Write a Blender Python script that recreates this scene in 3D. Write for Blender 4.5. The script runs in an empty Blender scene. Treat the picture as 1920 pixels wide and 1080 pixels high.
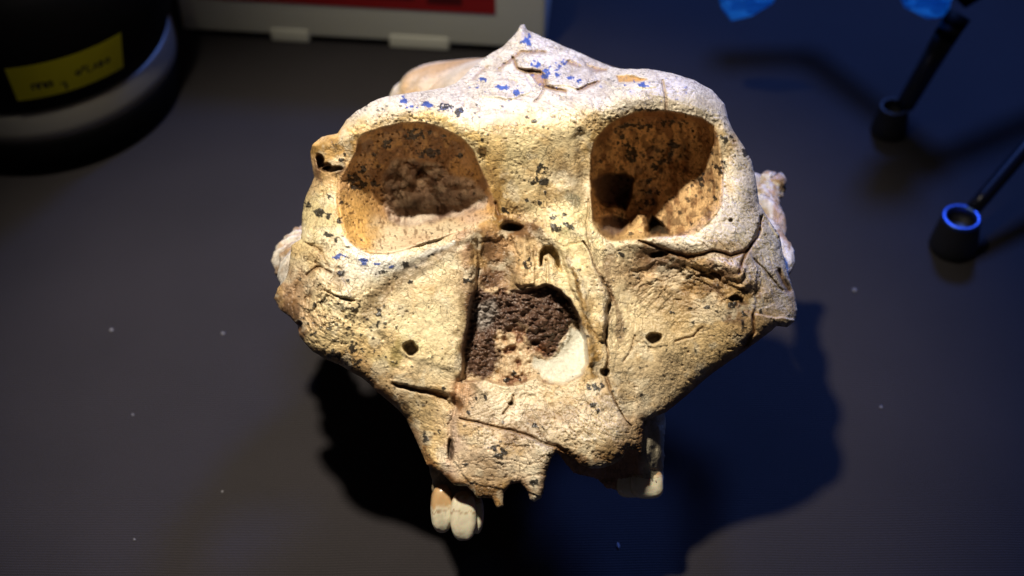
import bpy, bmesh, math
import numpy as np
from mathutils import Vector, Matrix

S = bpy.context.scene
COL = S.collection

# ------------------------------------------------------------------ camera
PITCH = math.radians(46); FPX = 2667.0; HC = 0.425; D0 = 0.45
cam_d = bpy.data.cameras.new("camera"); cam = bpy.data.objects.new("camera", cam_d); COL.objects.link(cam)
cam_d.lens = 50; cam_d.sensor_width = 36; cam_d.clip_start = 0.01; cam_d.clip_end = 50
cam.location = (0, 0, HC); cam.rotation_euler = (math.pi/2 - PITCH, 0, 0)
cam_d.dof.use_dof = True; cam_d.dof.focus_distance = 0.452; cam_d.dof.aperture_fstop = 8.0
S.camera = cam

# ------------------------------------------------------------------ world, lamps, exposure
w = bpy.data.worlds.new("World"); S.world = w; w.use_nodes = True
w.node_tree.nodes["Background"].inputs[0].default_value = (0.5, 0.45, 0.5, 1)
w.node_tree.nodes["Background"].inputs[1].default_value = 0.027
S.view_settings.view_transform = 'Standard'; S.view_settings.look = 'None'
S.view_settings.exposure = 0.0; S.view_settings.gamma = 1.0

def aim(o, tgt):
    o.rotation_euler = (Vector(tgt) - o.location).to_track_quat('-Z', 'Y').to_euler()
def spot(name, loc, tgt, power, color, cone, blend, radius):
    l = bpy.data.lights.new(name, 'SPOT'); l.energy = power; l.color = color
    l.spot_size = math.radians(cone); l.spot_blend = blend; l.shadow_soft_size = radius
    o = bpy.data.objects.new(name, l); COL.objects.link(o); o.location = loc; aim(o, tgt); return o
spot("warm_spot_lamp", (-0.120, 0.325, 0.69), (-0.040, 0.362, 0.03), 28.5, (1.0, 0.885, 0.70), 42, 1.0, 0.020)
spot("blue_lamp", (0.28, 0.98, 0.68), (0.14, 0.43, 0.03), 29.0, (0.13, 0.27, 1.0), 58, 1.0, 0.08)

# ------------------------------------------------------------------ tools
PX = D0 / FPX
def world_pts(px, py, z):
    """reference plane coordinates (x, y across the face, z towards the viewer, in units of PX) -> world metres"""
    D = D0 - np.asarray(z)*PX
    u = (np.asarray(px) - 960)/FPX*D; v = (np.asarray(py) - 540)/FPX*D
    return np.stack([u, D*math.cos(PITCH) - v*math.sin(PITCH), HC - D*math.sin(PITCH) - v*math.cos(PITCH)], -1)
def table_pt(px, py):
    v = (py-540)/FPX; D = HC/(math.sin(PITCH) + v*math.cos(PITCH))
    return Vector(((px-960)/FPX*D, D*math.cos(PITCH) - v*D*math.sin(PITCH), 0))

def at_height(px, py, h):
    v = (py-540)/FPX; D = (HC-h)/(math.sin(PITCH)+v*math.cos(PITCH)); return Vector(((px-960)/FPX*D, D*math.cos(PITCH)-v*D*math.sin(PITCH), h))
def tag(o, label=None, cat=None, group=None, kind=None):
    for k, v in (('label', label), ('category', cat), ('group', group), ('kind', kind)):
        if v: o[k] = v
    return o
def empty(name, loc, label, cat, group=None, rz=0):
    o = bpy.data.objects.new(name, None); COL.objects.link(o); o.location = loc; o.rotation_euler.z = rz
    o.empty_display_size = 0.02
    return tag(o, label, cat, group)
def link_mesh(name, me, mat, parent=None, smooth=True):
    o = bpy.data.objects.new(name, me); COL.objects.link(o)
    if mat: me.materials.append(mat)
    if smooth: me.polygons.foreach_set("use_smooth", [True]*len(me.polygons))
    if parent:
        o.parent = parent
    return o
def from_bm(name, bm, mat, parent=None, smooth=True):
    me = bpy.data.meshes.new(name); bm.to_mesh(me); bm.free()
    return link_mesh(name, me, mat, parent, smooth)

# value noise -------------------------------------------------------
def vnoise(x, y, seed):
    xi = np.floor(x).astype(np.int64); yi = np.floor(y).astype(np.int64)
    fx = x - xi; fy = y - yi
    fx = fx*fx*fx*(fx*(fx*6-15)+10); fy = fy*fy*fy*(fy*(fy*6-15)+10)
    T = np.random.RandomState(seed).rand(256, 256)*2-1
    g = lambda a, b: T[a & 255, b & 255]
    a = g(xi, yi)*(1-fx) + g(xi+1, yi)*fx; b = g(xi, yi+1)*(1-fx) + g(xi+1, yi+1)*fx
    return a*(1-fy) + b*fy
def fbm(x, y, scale, seed, octv=4, gain=0.5):
    t = 0; a = 1; n = 0
    for i in range(octv):
        c, s = math.cos(i*1.1+.3), math.sin(i*1.1+.3)
        t = t + a*vnoise((x*c - y*s)/scale + i*17.3, (x*s + y*c)/scale - i*9.1, seed+i); n += a
        a *= gain; scale *= 0.5
    return t/n
def sstep(a, b, x):
    t = np.clip((x-a)/(b-a), 0, 1); return t*t*(3-2*t)
def poly_sd(X, Y, P):
    """signed distance to a closed outline, negative inside"""
    P = np.asarray(P, float); d2 = np.full(X.shape, 1e18); ins = np.zeros(X.shape, bool)
    for i in range(len(P)):
        a = P[i]; b = P[(i+1) % len(P)]; e = b-a; L = e@e
        if L < 1e-9: continue
        t = np.clip(((X-a[0])*e[0] + (Y-a[1])*e[1])/L, 0, 1)
        dx = X-a[0]-t*e[0]; dy = Y-a[1]-t*e[1]
        d2 = np.minimum(d2, dx*dx+dy*dy)
        if a[1] != b[1]:
            c = ((a[1] > Y) != (b[1] > Y)) & (X < (b[0]-a[0])*(Y-a[1])/(b[1]-a[1]) + a[0])
            ins ^= c
    d = np.sqrt(d2); return np.where(ins, -d, d)
def line_d(X, Y, P, widths=None):
    """distance to an open polyline, and the width interpolated along it"""
    P = np.asarray(P, float); best = np.full(X.shape, 1e9); W = np.ones(X.shape)
    n = len(P)
    if widths is None: widths = [1]*n
    for i in range(n-1):
        a, b = P[i], P[i+1]; e = b-a; L = max(e@e, 1e-9)
        t = np.clip(((X-a[0])*e[0] + (Y-a[1])*e[1])/L, 0, 1)
        d = np.hypot(X-a[0]-t*e[0], Y-a[1]-t*e[1]); m = d < best
        best = np.where(m, d, best); W = np.where(m, widths[i]*(1-t)+widths[i+1]*t, W)
    return best, W
def rbf(pts, X, Y, lam=1.0):
    """smooth surface through (x, y, value) points"""
    p = np.asarray(pts, float); q = p[:, :2]/100; v = p[:, 2]
    def k(r2): return np.where(r2 > 0, 0.5*r2*np.log(np.maximum(r2, 1e-12)), 0)
    n = len(q); r2 = ((q[:, None]-q[None])**2).sum(-1)
    A = np.zeros((n+3, n+3)); A[:n, :n] = k(r2) + lam*0.01*np.eye(n); A[:n, n] = 1; A[:n, n+1:] = q
    A[n, :n] = 1; A[n+1:, :n] = q.T
    c = np.linalg.solve(A, np.r_[v, 0, 0, 0]); out = c[n] + c[n+1]*X/100 + c[n+2]*Y/100
    for i in range(n):
        out = out + c[i]*k((X/100-q[i, 0])**2 + (Y/100-q[i, 1])**2)
    return out
def shift_min(A, n):
    for _ in range(n):
        B = A.copy()
        B[1:] = np.minimum(B[1:], A[:-1]); B[:-1] = np.minimum(B[:-1], A[1:]); A = B.copy()
        B[:, 1:] = np.minimum(B[:, 1:], A[:, :-1]); B[:, :-1] = np.minimum(B[:, :-1], A[:, 1:]); A = B
    return A
def blur(A, n):
    for _ in range(n):
        P = np.pad(A, 1, mode='edge')
        A = (P[1:-1, 1:-1]*4 + (P[:-2, 1:-1]+P[2:, 1:-1]+P[1:-1, :-2]+P[1:-1, 2:])*2 + P[:-2, :-2]+P[2:, 2:]+P[:-2, 2:]+P[2:, :-2])/16
    return A

def sheet_mesh(name, X, Y, H, Bk, sd, step, color, gloss, mat, parent):
    """closed solid between a front surface H and a back surface Bk, cut at the outline sd = 0"""
    gy, gx = np.gradient(sd, step)
    gl = np.hypot(gx, gy) + 1e-6
    inside = sd < 0.75*step
    cell = inside[:-1, :-1] & inside[1:, :-1] & inside[:-1, 1:] & inside[1:, 1:]
    used = np.zeros(sd.shape, bool)
    used[:-1, :-1] |= cell; used[1:, :-1] |= cell; used[:-1, 1:] |= cell; used[1:, 1:] |= cell
    # border vertices: used and touching an absent cell
    cp = np.pad(cell, 1); full = cp[:-1, :-1] & cp[1:, :-1] & cp[:-1, 1:] & cp[1:, 1:]
    border = used & ~full
    mv = np.where(border, np.clip(sd, -1.6*step, 1.6*step), 0)
    Xm = X - mv*gx/gl; Ym = Y - mv*gy/gl
    idx = -np.ones(sd.shape, int); n = used.sum(); idx[used] = np.arange(n)
    F = world_pts(Xm[used], Ym[used], H[used])
    inner = used & ~border; ib = idx.copy(); m = inner.sum(); ib[inner] = n + np.arange(m)
    Bv = world_pts(Xm[inner], Ym[inner], Bk[inner])
    q = lambda I: np.stack([I[:-1, :-1][cell], I[1:, :-1][cell], I[1:, 1:][cell], I[:-1, 1:][cell]], -1)
    fr = q(idx); bk = q(ib)[:, ::-1]
    V = np.concatenate([F, Bv]); Q = np.concatenate([fr, bk]).astype(np.int32)
    me = bpy.data.meshes.new(name)
    me.vertices.add(len(V)); me.vertices.foreach_set("co", V.astype(np.float32).ravel())
    me.loops.add(Q.size); me.loops.foreach_set("vertex_index", Q.ravel())
    me.polygons.add(len(Q)); me.polygons.foreach_set("loop_start", np.arange(0, Q.size, 4, dtype=np.int32))
    me.update(calc_edges=True); me.validate()
    at = me.color_attributes.new("pigment", 'FLOAT_COLOR', 'POINT')
    c = np.concatenate([color[used], color[inner]*0+np.array([.35, .24, .14])])
    g = np.concatenate([gloss[used], gloss[inner]*0])
    at.data.foreach_set("color", np.concatenate([c, g[:, None]], 1).astype(np.float32).ravel())
    return link_mesh(name, me, mat, parent)

# ------------------------------------------------------------------ materials
def new_mat(name):
    m = bpy.data.materials.new(name); m.use_nodes = True
    return m, m.node_tree, m.node_tree.nodes["Principled BSDF"]
def simple(name, col, rough=.5, metal=0., spec=.5, coat=0):
    m, nt, b = new_mat(name)
    b.inputs['Base Color'].default_value = (*col, 1); b.inputs['Roughness'].default_value = rough
    b.inputs['Metallic'].default_value = metal; b.inputs['Specular IOR Level'].default_value = spec
    b.inputs['Coat Weight'].default_value = coat
    n = nt.nodes.new('ShaderNodeTexNoise'); n.inputs['Scale'].default_value = 900; n.inputs['Detail'].default_value = 4
    tc = nt.nodes.new('ShaderNodeTexCoord'); nt.links.new(tc.outputs['Object'], n.inputs['Vector'])
    bp = nt.nodes.new('ShaderNodeBump'); bp.inputs['Strength'].default_value = .15; bp.inputs['Distance'].default_value = .0003
    nt.links.new(n.outputs[0], bp.inputs['Height']); nt.links.new(bp.outputs[0], b.inputs['Normal'])
    return m
def bone_material(name, rough=.40, grain=1.0):
    m, nt, b = new_mat(name); N = nt.nodes; L = nt.links
    a = N.new('ShaderNodeAttribute'); a.attribute_name = "pigment"
    tc = N.new('ShaderNodeTexCoord')
    def noise(scale, det, vec=None):
        n = N.new('ShaderNodeTexNoise'); n.inputs['Scale'].default_value = scale; n.inputs['Detail'].default_value = det
        L.new(vec or tc.outputs['Object'], n.inputs['Vector']); return n
    n1 = noise(900, 6); n2 = noise(2600, 3)
    # fine crazing: warped cell borders
    wv = N.new('ShaderNodeVectorMath'); wv.operation = 'MULTIPLY_ADD'
    wv.inputs[1].default_value = (.0018,)*3; L.new(noise(500, 3).outputs['Color'], wv.inputs[0]); L.new(tc.outputs['Object'], wv.inputs[2])
    vo = N.new('ShaderNodeTexVoronoi'); vo.feature = 'DISTANCE_TO_EDGE'; vo.inputs['Scale'].default_value = 420
    L.new(wv.outputs[0], vo.inputs['Vector'])
    cr = N.new('ShaderNodeMapRange'); cr.inputs['From Max'].default_value = .04; L.new(vo.outputs['Distance'], cr.inputs['Value'])
    gate = N.new('ShaderNodeMapRange'); gate.inputs['From Min'].default_value = .44; gate.inputs['From Max'].default_value = .56
    L.new(noise(160, 3).outputs[0], gate.inputs['Value'])
    lt = N.new('ShaderNodeMath'); lt.operation = 'GREATER_THAN'; lt.inputs[1].default_value = -.3; L.new(a.outputs['Alpha'], lt.inputs[0])
    gm = N.new('ShaderNodeMath'); gm.operation = 'MULTIPLY'; L.new(gate.outputs[0], gm.inputs[0]); L.new(lt.outputs[0], gm.inputs[1])
    mx = N.new('ShaderNodeMix'); mx.data_type = 'FLOAT'; L.new(gm.outputs[0], mx.inputs[0]); mx.inputs[2].default_value = 1
    L.new(cr.outputs[0], mx.inputs[3])
    # colour: pigment x small mottling x crazing stain
    mr = N.new('ShaderNodeMapRange'); mr.inputs['From Min'].default_value = .25; mr.inputs['From Max'].default_value = .75
    mr.inputs['To Min'].default_value = .72; mr.inputs['To Max'].default_value = 1.2; L.new(n1.outputs[0], mr.inputs['Value'])
    m2 = N.new('ShaderNodeMapRange'); m2.inputs['To Min'].default_value = .42; L.new(mx.outputs[0], m2.inputs['Value'])
    mu = N.new('ShaderNodeMath'); mu.operation = 'MULTIPLY'; L.new(mr.outputs[0], mu.inputs[0]); L.new(m2.outputs[0], mu.inputs[1])
    sc = N.new('ShaderNodeVectorMath'); sc.operation = 'SCALE'; L.new(a.outputs['Color'], sc.inputs[0]); L.new(mu.outputs[0], sc.inputs['Scale'])
    L.new(sc.outputs[0], b.inputs['Base Color'])
    r = N.new('ShaderNodeMapRange'); r.inputs['To Min'].default_value = rough; r.inputs['To Max'].default_value = .22
    L.new(a.outputs['Alpha'], r.inputs['Value']); L.new(r.outputs[0], b.inputs['Roughness'])
    # relief
    h = N.new('ShaderNodeMath'); h.operation = 'MULTIPLY_ADD'; h.inputs[1].default_value = .35
    L.new(n2.outputs[0], h.inputs[0]); L.new(n1.outputs[0], h.inputs[2])
    h2 = N.new('ShaderNodeMath'); h2.operation = 'MULTIPLY_ADD'; h2.inputs[1].default_value = .45
    L.new(mx.outputs[0], h2.inputs[0]); L.new(h.outputs[0], h2.inputs[2])
    bp = N.new('ShaderNodeBump'); bp.inputs['Strength'].default_value = .62*grain; bp.inputs['Distance'].default_value = .0005
    L.new(h2.outputs[0], bp.inputs['Height']); L.new(bp.outputs[0], b.inputs['Normal'])
    b.inputs['Specular IOR Level'].default_value = .45
    return m
BONE = bone_material("fossil_bone")

# ------------------------------------------------------------------ the face, sculpted as a relief with real depth
ST = 1.5
gx = np.arange(500, 1512, ST); gy = np.arange(30, 1030, ST)
X, Y = np.meshgrid(gx, gy)
wx = fbm(X, Y, 26, 11, 4)*4.2; wy = fbm(X, Y, 26, 21, 4)*4.2      # ragged outlines
Xr, Yr = X+wx, Y+wy
OUT = [(983,45),(989,56),(1014,67),(1045,80),(1080,96),(1110,109),(1148,126),(1175,130),(1215,129),(1262,138),(1300,150),(1335,168),
 (1358,195),(1366,225),(1375,245),(1395,275),(1410,305),(1418,340),(1424,380),(1440,410),(1462,440),(1468,475),(1478,515),(1490,550),
 (1495,580),(1490,603),(1475,614),(1455,612),(1445,622),(1420,640),(1395,658),(1372,675),(1340,697),(1310,722),(1280,748),(1248,774),
 (1225,782),(1208,790),(1205,820),(1203,850),(1190,844),(1179,840),(1170,856),(1154,870),(1134,877),(1109,878),(1087,872),(1068,855),
 (1051,847),(1043,847),(1032,860),(1025,885),(1020,913),(1014,933),(1001,941),(993,937),(987,919),(976,905),(959,908),(945,924),
 (944,949),(932,952),(923,935),(895,933),(885,920),(875,912),(851,909),(832,891),(815,880),(800,872),(789,844),(772,808),(761,785),
 (744,766),(705,733),(678,708),(644,688),(611,674),(586,660),(574,647),(560,630),(558,610),(542,594),(525,580),(514,560),(520,540),
 (536,522),(542,494),(546,460),(565,448),(565,419),(569,383),(580,355),(589,333),(583,300),(582,284),(586,270),(603,256),(633,250),
 (647,228),(667,209),(694,192),(728,180),(764,174),(805,170),(833,164),(853,156),(872,140),(889,123),(917,103),(944,87),(967,62),(975,48)]
sd = poly_sd(X + wx*.45, Y + wy*.45, OUT)

base_pts = [
 # crest and frontal
 (982,48,-250),(960,80,-215),(1010,80,-215),(985,110,-165),(900,120,-190),(1080,100,-210),(1140,130,-160),(930,150,-95),(1040,150,-85),
 (985,190,-38),(870,160,-110),(800,175,-75),(1110,150,-105),
 # brow ridge
 (650,240,-40),(700,205,-28),(760,200,-8),(820,205,2),(880,225,6),(930,230,6),(1000,235,8),(1060,225,10),(1110,195,8),(1170,170,-4),(1230,165,-8),(1290,170,-18),(1340,200,-40),
 (700,230,-6),(760,222,4),(840,235,8),(1120,225,14),(1180,200,12),(1240,195,10),(1300,200,0),(1345,235,-22),
 # glabella and nasal bridge
 (980,275,3),(945,320,-12),(1050,315,-20),(1000,350,-27),(935,400,-34),(1000,405,-30),(1060,395,-24),(1095,430,-14),(1000,470,-22),(1000,520,-18),
 # lateral orbital pillars
 (600,290,-50),(640,285,-30),(595,340,-58),(580,400,-62),(610,400,-36),(605,450,-20),(1375,280,-40),(1390,340,-34),(1400,400,-26),(1385,440,-8),(1352,300,-24),
 # lower orbital rims
 (650,475,4),(700,495,8),(760,488,6),(820,468,3),(880,452,0),(1130,455,-4),(1200,462,2),(1270,455,6),(1330,465,8),
 # cheeks
 (555,480,-60),(560,540,-50),(530,560,-74),(600,530,2),(640,560,16),(620,610,6),(580,630,-18),(650,660,-2),(700,690,-10),
 (1440,480,-44),(1470,560,-62),(1430,560,-20),(1390,600,0),(1440,600,-34),(1340,660,-12),(1290,700,-30),(1330,560,-2),(1400,520,2),
 # infraorbital plates
 (720,545,0),(800,520,-2),(850,560,0),(870,480,0),(740,620,-4),(820,640,-2),(870,650,0),(800,700,0),(850,730,8),
 (1170,500,-12),(1170,580,-8),(1240,540,-22),(1300,600,-8),(1240,660,-4),(1170,680,4),(1220,720,-10),(1255,750,-34),
 # anterior pillars, nasal sill, alveolar front
 (1110,520,0),(1125,600,6),(1120,680,10),(1060,745,14),(980,745,12),(900,735,12),(870,800,22),(830,800,0),(790,800,-26),(810,860,0),
 (930,790,28),(1000,800,34),(1080,800,36),(1150,800,24),(1195,800,-2),(1200,845,-12),(900,860,36),(980,860,40),(1100,850,42),(1160,850,22),(1010,930,38),(930,940,30),(860,900,24)]
H = rbf(base_pts, X, Y, 1.2)

def ridge(P, W, amp, sharp=2.0, rag=1.0):
    global H
    d, ww = line_d(X + wx*rag, Y + wy*rag, P, W); H = H + amp*np.exp(-(d/ww)**sharp)
def dent(cx, cy, rx, ry, amp, rot=0, p=2.0):
    global H
    c, s = math.cos(rot), math.sin(rot); dx = Xr-cx; dy = Yr-cy
    u = (dx*c+dy*s)/rx; v = (-dx*s+dy*c)/ry
    H = H + amp*np.exp(-(u*u+v*v)**(p/2))
# anatomical relief
ridge([(632,420),(655,470),(700,495),(748,492),(800,472),(850,454),(886,443)], [12,14,15,14,12,10,8], 3)
ridge([(1160,462),(1220,452),(1300,460),(1350,458),(1385,425),(1392,380),(1380,310)], [8,11,15,17,16,14,14], 4)
ridge([(680,250),(640,260),(600,275)], [12,16,14], 8)
ridge([(975,52),(985,90),(990,120)], [10,16,24], 14)
dent(985, 165, 80, 30, -10); ridge([(1090,255),(1096,330),(1100,405)], [12,15,12], -12); ridge([(905,290),(922,345),(940,400)], [10,12,10], -9)
dent(735, 545, 90, 22, -6, -0.55); dent(600, 505, 28, 12, -9, .5); dent(585, 470, 16, 22, 6); dent(566, 560, 22, 16, -8)
dent(640, 560, 30, 22, 8); dent(610, 620, 36, 22, 6); dent(660, 600, 60, 12, -5, .5)
dent(1300, 512, 90, 26, -13, .35); dent(1395, 560, 36, 22, -14, -.8); dent(1232, 478, 22, 9, -12); dent(1370, 500, 34, 10, 7, .2)
dent(1330, 530, 50, 8, 7, .45); dent(1290, 490, 46, 7, 6, .3); dent(1395, 535, 26, 8, 7, -.5); dent(1280, 540, 40, 9, -6, .5)
dent(1180, 620, 50, 90, -6); dent(820, 620, 45, 70, 4)
dent(1100, 790, 60, 46, 9); dent(1150, 830, 32, 36, 6); dent(1010, 870, 16, 50, 9); dent(925, 830, 46, 40, 6); dent(1180, 750, 18, 60, -10, -.2)
dent(1060, 418, 34, 22, 14); dent(960, 400, 40, 14, -9); dent(960, 425, 17, 10, -34); dent(940, 400, 9, 22, 8)
ridge([(985,440),(984,480),(972,530)], [8,9,12], 9); ridge([(1010,430),(1060,470),(1090,540),(1098,600),(1108,680)], [10,10,10,8,7], 12)
ridge([(1095,440),(1110,500),(1134,560),(1128,620)], [9,12,12,9], 12)
# left plate ends in an upright edge; the nasal side beyond it lies lower
gd, _ = line_d(X, Y, [(888,446),(892,500),(886,560),(874,640),(862,712),(850,764),(845,870)])
edge_x = np.interp(Yr, [440,500,560,640,712,764,870], [889,893,887,875,863,851,846]) - X
low = sstep(1, -6, edge_x + wx*.4)*sstep(425, 500, Y)*sstep(700, 600, Y)*sstep(1010, 930, X + (Y-500)*.1)
H -= 26*low
ridge([(892,455),(892,500),(888,545)], [5,5,6], -8, 2, 1.4)
ridge([(860,716),(853,768)], [8,5], -15, 2, .8)
ridge([(850,775),(846,815),(844,862)], [4,4,5], -7, 2, 1.5)
ridge([(905,735),(880,705)], [8,6], 8)
dent(845, 758, 22, 9, -14, .5)
# nasal slit
ns = poly_sd(X+wx*.6, Y+wy*.6, [(1011,500),(1013,474),(1022,460),(1036,462),(1048,480),(1054,512),(1046,506),(1040,488),(1030,476),(1020,480),(1015,500)])
H += -46*sstep(1.5, -2.5, ns)
ridge([(1024,490),(1028,545)], [2,2], -9); ridge([(1031,480),(1036,540)], [6,9], 6)

# nasal aperture --------------------------------------------------
NAS = [(880,572),(886,548),(905,538),(935,538),(962,543),(980,546),(1004,536),(1024,532),(1052,544),(1070,562),(1087,592),(1098,627),(1104,681),(1096,704),
 (1057,725),(1027,722),(1004,710),(975,722),(944,725),(909,713),(884,716),(862,716),(866,670),(873,620)]
nsd = poly_sd(X+wx*.8, Y+wy*.8, NAS)
G = rbf([(895,565,-40),(872,700,-30),(886,600,-48),(884,640,-50),(895,690,-50),(925,712,-42),(940,556,-34),(940,640,-40),(955,690,-30),(990,555,-30),(1010,600,-20),(1015,640,-18),(1020,668,-40),
 (1060,570,-54),(1075,610,-66),(1090,640,-60),(1060,660,-52),(1050,700,-28),(1085,690,-34),(1010,715,-18),(980,715,-18),(1098,690,-30),(975,630,-34)], X, Y, 1)
wall = sstep(1.0, -7.0, nsd)
fib = fbm(X, Y, 9, 71, 4); pit = fbm(X, Y, 13, 81, 3)
PLA = [(1099,620),(1104,681),(1094,706),(1057,724),(1027,720),(1008,702),(992,688),(1003,668),(1024,674),(1042,658),(1050,634),(1066,612),(1084,612)]
psd = poly_sd(X+wx*1.2, Y+wy*1.2, PLA); plaster = sstep(1, -2, psd)*wall
brownP = poly_sd(X+wx*2, Y+wy*2, [(870,520),(930,552),(962,540),(1004,532),(1050,540),(1088,585),(1095,612),(1072,606),(1056,640),(1036,668),(1014,666),(990,640),(985,612),(955,612),(935,625),(930,690),(905,712),(870,700)])
brown = sstep(7, -8, brownP + fbm(X, Y, 10, 401, 3)*9)*sstep(6, -2, nsd)
G = G + (fib*6 + fbm(X, Y, 5, 405, 2)*3.5 + np.minimum(pit, 0)*3 + np.abs(fbm(X*.8, Y*1.9, 12, 403, 3))*9)*brown + (1-plaster)*(1-brown)*(np.minimum(pit, .1)*15 + fib*5)
G = G + brown*fbm(X, Y, 38, 99, 3)*16
for (cx, cy, r) in [(986,588,8),(1014,592,7),(955,575,6),(1000,645,6),(935,700,7),(965,682,5),(960,655,6),(948,640,5)]:
    G = G - 10*np.exp(-((X-cx)**2+(Y-cy)**2)/r**2)
H = H*(1-wall) + G*wall

# orbits --------------------------------------------------------------
OL = [(932,385),(920,350),(907,325),(888,281),(865,256),(832,239),(796,229),(754,228),(715,236),(685,247),(668,262),(664,285),(648,315),
 (633,335),(629,367),(634,408),(643,442),(665,464),(693,477),(727,479),(760,470),(799,458),(838,444),(865,432),(895,422),(925,408)]
olsd = poly_sd(X+wx*.5, Y+wy*.5, OL)
GL = rbf([(660,300,-60),(700,270,-60),(760,250,-70),(820,255,-80),(870,285,-84),(905,340,-76),(925,380,-60),
 (640,350,-44),(645,400,-30),(650,430,-16),(670,455,-8),(700,468,-6),(740,470,-4),(790,450,-10),(840,436,-10),(890,418,-22),(920,400,-56),
 (700,320,-120),(760,290,-128),(830,300,-142),(880,345,-140),(672,380,-70),(690,420,-64),(740,445,-70),(790,432,-70),(840,424,-64),(880,404,-96),
 (730,360,-160),(790,345,-176),(850,360,-176),(720,400,-140),(770,412,-152),(820,408,-150),(690,445,-30),(800,320,-160)], X, Y, 1)
rock = sstep(6, -8, poly_sd(X+wx*1.5, Y+wy*1.5, [(716,330),(735,302),(770,298),(820,308),(850,330),(890,340),(912,366),(905,392),(870,402),(820,416),(770,422),(730,412),(715,380)]))
GL = GL + rock*(fbm(X, Y*1.3, 34, 131, 4)*34 + np.abs(fbm(X, Y, 40, 135, 2))*22 - 12 + fbm(X, Y, 12, 133, 3)*7)
ridge_l = np.exp(-((Xr-885)/22)**2-((Yr-408)/12)**2)
GL = GL + ridge_l*12
OR = [(1106,290),(1114,264),(1132,240),(1158,221),(1191,209),(1236,205),(1280,211),(1316,219),(1340,235),(1349,260),(1354,291),(1358,324),(1357,358),
 (1354,385),(1344,403),(1330,419),(1308,435),(1291,444),(1258,446),(1219,446),(1191,449),(1163,453),(1138,452),(1122,437),(1110,416),(1107,374),(1105,333)]
orsd = poly_sd(X+wx*.5, Y+wy*.5, OR)
GR = rbf([(1120,290,-70),(1130,260,-70),(1170,235,-80),(1230,222,-84),(1290,225,-78),(1330,250,-64),(1345,300,-44),(1350,350,-22),(1340,390,-12),(1300,432,-10),
 (1250,442,-60),(1225,442,-120),(1150,445,-60),(1115,420,-60),(1112,350,-70),
 (1160,290,-140),(1220,270,-150),(1280,280,-140),(1320,320,-96),(1325,370,-54),(1290,405,-64),(1250,380,-150),(1200,340,-185),(1150,350,-175),(1240,420,-140),
 (1190,420,-150),(1160,420,-140),(1215,395,-175),(1280,340,-134),(1305,360,-90),(1285,425,-44),(1240,320,-170),(1140,400,-130)], X, Y, 1)
hole = sstep(3, -6, poly_sd(X+wx, Y+wy, [(1108,335),(1144,324),(1172,322),(1188,338),(1182,374),(1172,391),(1141,387),(1118,371)]))
hole2 = sstep(2, -5, poly_sd(X+wx, Y+wy, [(1212,420),(1222,402),(1236,414),(1254,432),(1256,443),(1216,443)]))
hole3 = sstep(4, -6, poly_sd(X+wx, Y+wy, [(1122,405),(1150,400),(1178,412),(1170,432),(1150,444),(1128,432)]))
GR = GR - hole*60 - hole2*35 - hole3*24
tongue = sstep(6, -6, poly_sd(Xr, Yr, [(1148,450),(1170,432),(1188,420),(1197,403),(1207,404),(1212,420),(1212,450)]))
GR = GR*(1-tongue) + tongue*np.maximum(GR, -52 - (450-Y)*1.1)
for sdo, Gz, wtop in ((olsd, GL*1.14, 13.), (orsd, GR*1.3, 13.)):
    H = H - 17*np.exp(-(np.maximum(sdo, 0)/15.0)**1.3)*sstep(400, 330, Y) - 6*np.exp(-np.maximum(sdo, 0)/7.0)*sstep(330, 420, Y)      # brow curls into the socket
    k = sstep(0.5, -wtop, sdo)
    H = H*(1-k) + (Gz + fbm(X, Y, 22, 141, 4)*6 + fbm(X, Y*.6, 50, 143, 3)*12 - 3.5*sstep(.42, .75, vnoise(X/3.4, Y/4.4, 885)))*k
inorb = np.maximum(sstep(1, -5, olsd), sstep(1, -5, orsd))
innose = wall

# foramina, holes, fractures ------------------------------------------
pits = np.zeros_like(X)
def hole_at(cx, cy, rx, ry, depth, rag=.6):
    global H, pits
    q = np.sqrt(((X+wx*rag-cx)/rx)**2+((Y+wy*rag-cy)/ry)**2); k = sstep(1.12, .7, q); H = H - depth*k; pits = np.maximum(pits, k)
hole_at(768, 652, 13, 12, 34, 1.6); hole_at(1224, 633, 15, 11, 30, 1.8)
dent(768, 672, 10, 14, -7); dent(1222, 655, 14, 26, -5)
hole_at(960, 426, 22, 9, 26); hole_at(600, 302, 8, 16, 34, 1.5); hole_at(622, 318, 20, 6, 26, 1.5); hole_at(612, 312, 9, 7, 26, 1)
hole_at(1370, 412, 4, 4, 8); hole_at(958, 756, 5, 4, 10); hole_at(1134, 699, 9, 8, 18); hole_at(1237, 478, 16, 6, 15, 1.6)
hole_at(846, 842, 6, 22, 16, .8); hole_at(1380, 562, 14, 6, 14, 2); hole_at(560, 612, 6, 12, 14, 1)
crack_m = np.zeros_like(X)
def crack(P, wd, depth, rag=1.0, stain=1.0):
    global H, crack_m
    d, W = line_d(X + wx*rag*.8, Y + wy*rag*.8, P, wd if isinstance(wd, list) else [wd]*len(P))
    g = np.exp(-(d/W)**2); H = H - depth*g; crack_m = np.maximum(crack_m, stain*np.exp(-(d/(W*1.7))**2))
crack([(1095,452),(1107,479),(1122,510),(1140,540),(1147,560),(1137,592),(1137,627),(1134,640),(1141,666),(1134,701),(1143,735),(1160,765),(1185,800)], [1.2,1.4,1.6,2.5,3.4,4,3.6,2,1.6,2.6,1.6,1.2,1.0], 12, 1, .7)
crack([(735,718),(770,730),(800,734),(838,745)], [2.5,3.5,4,5], 17)
crack([(862,784),(930,800),(985,812),(1020,832),(1045,836),(1060,846)], [1.6,1.8,2.2,3,4,4], 9, .8, .7)
crack([(1244,150),(1248,185),(1251,218)], [1.6,2,2.6], 9, 1, .6)
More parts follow.
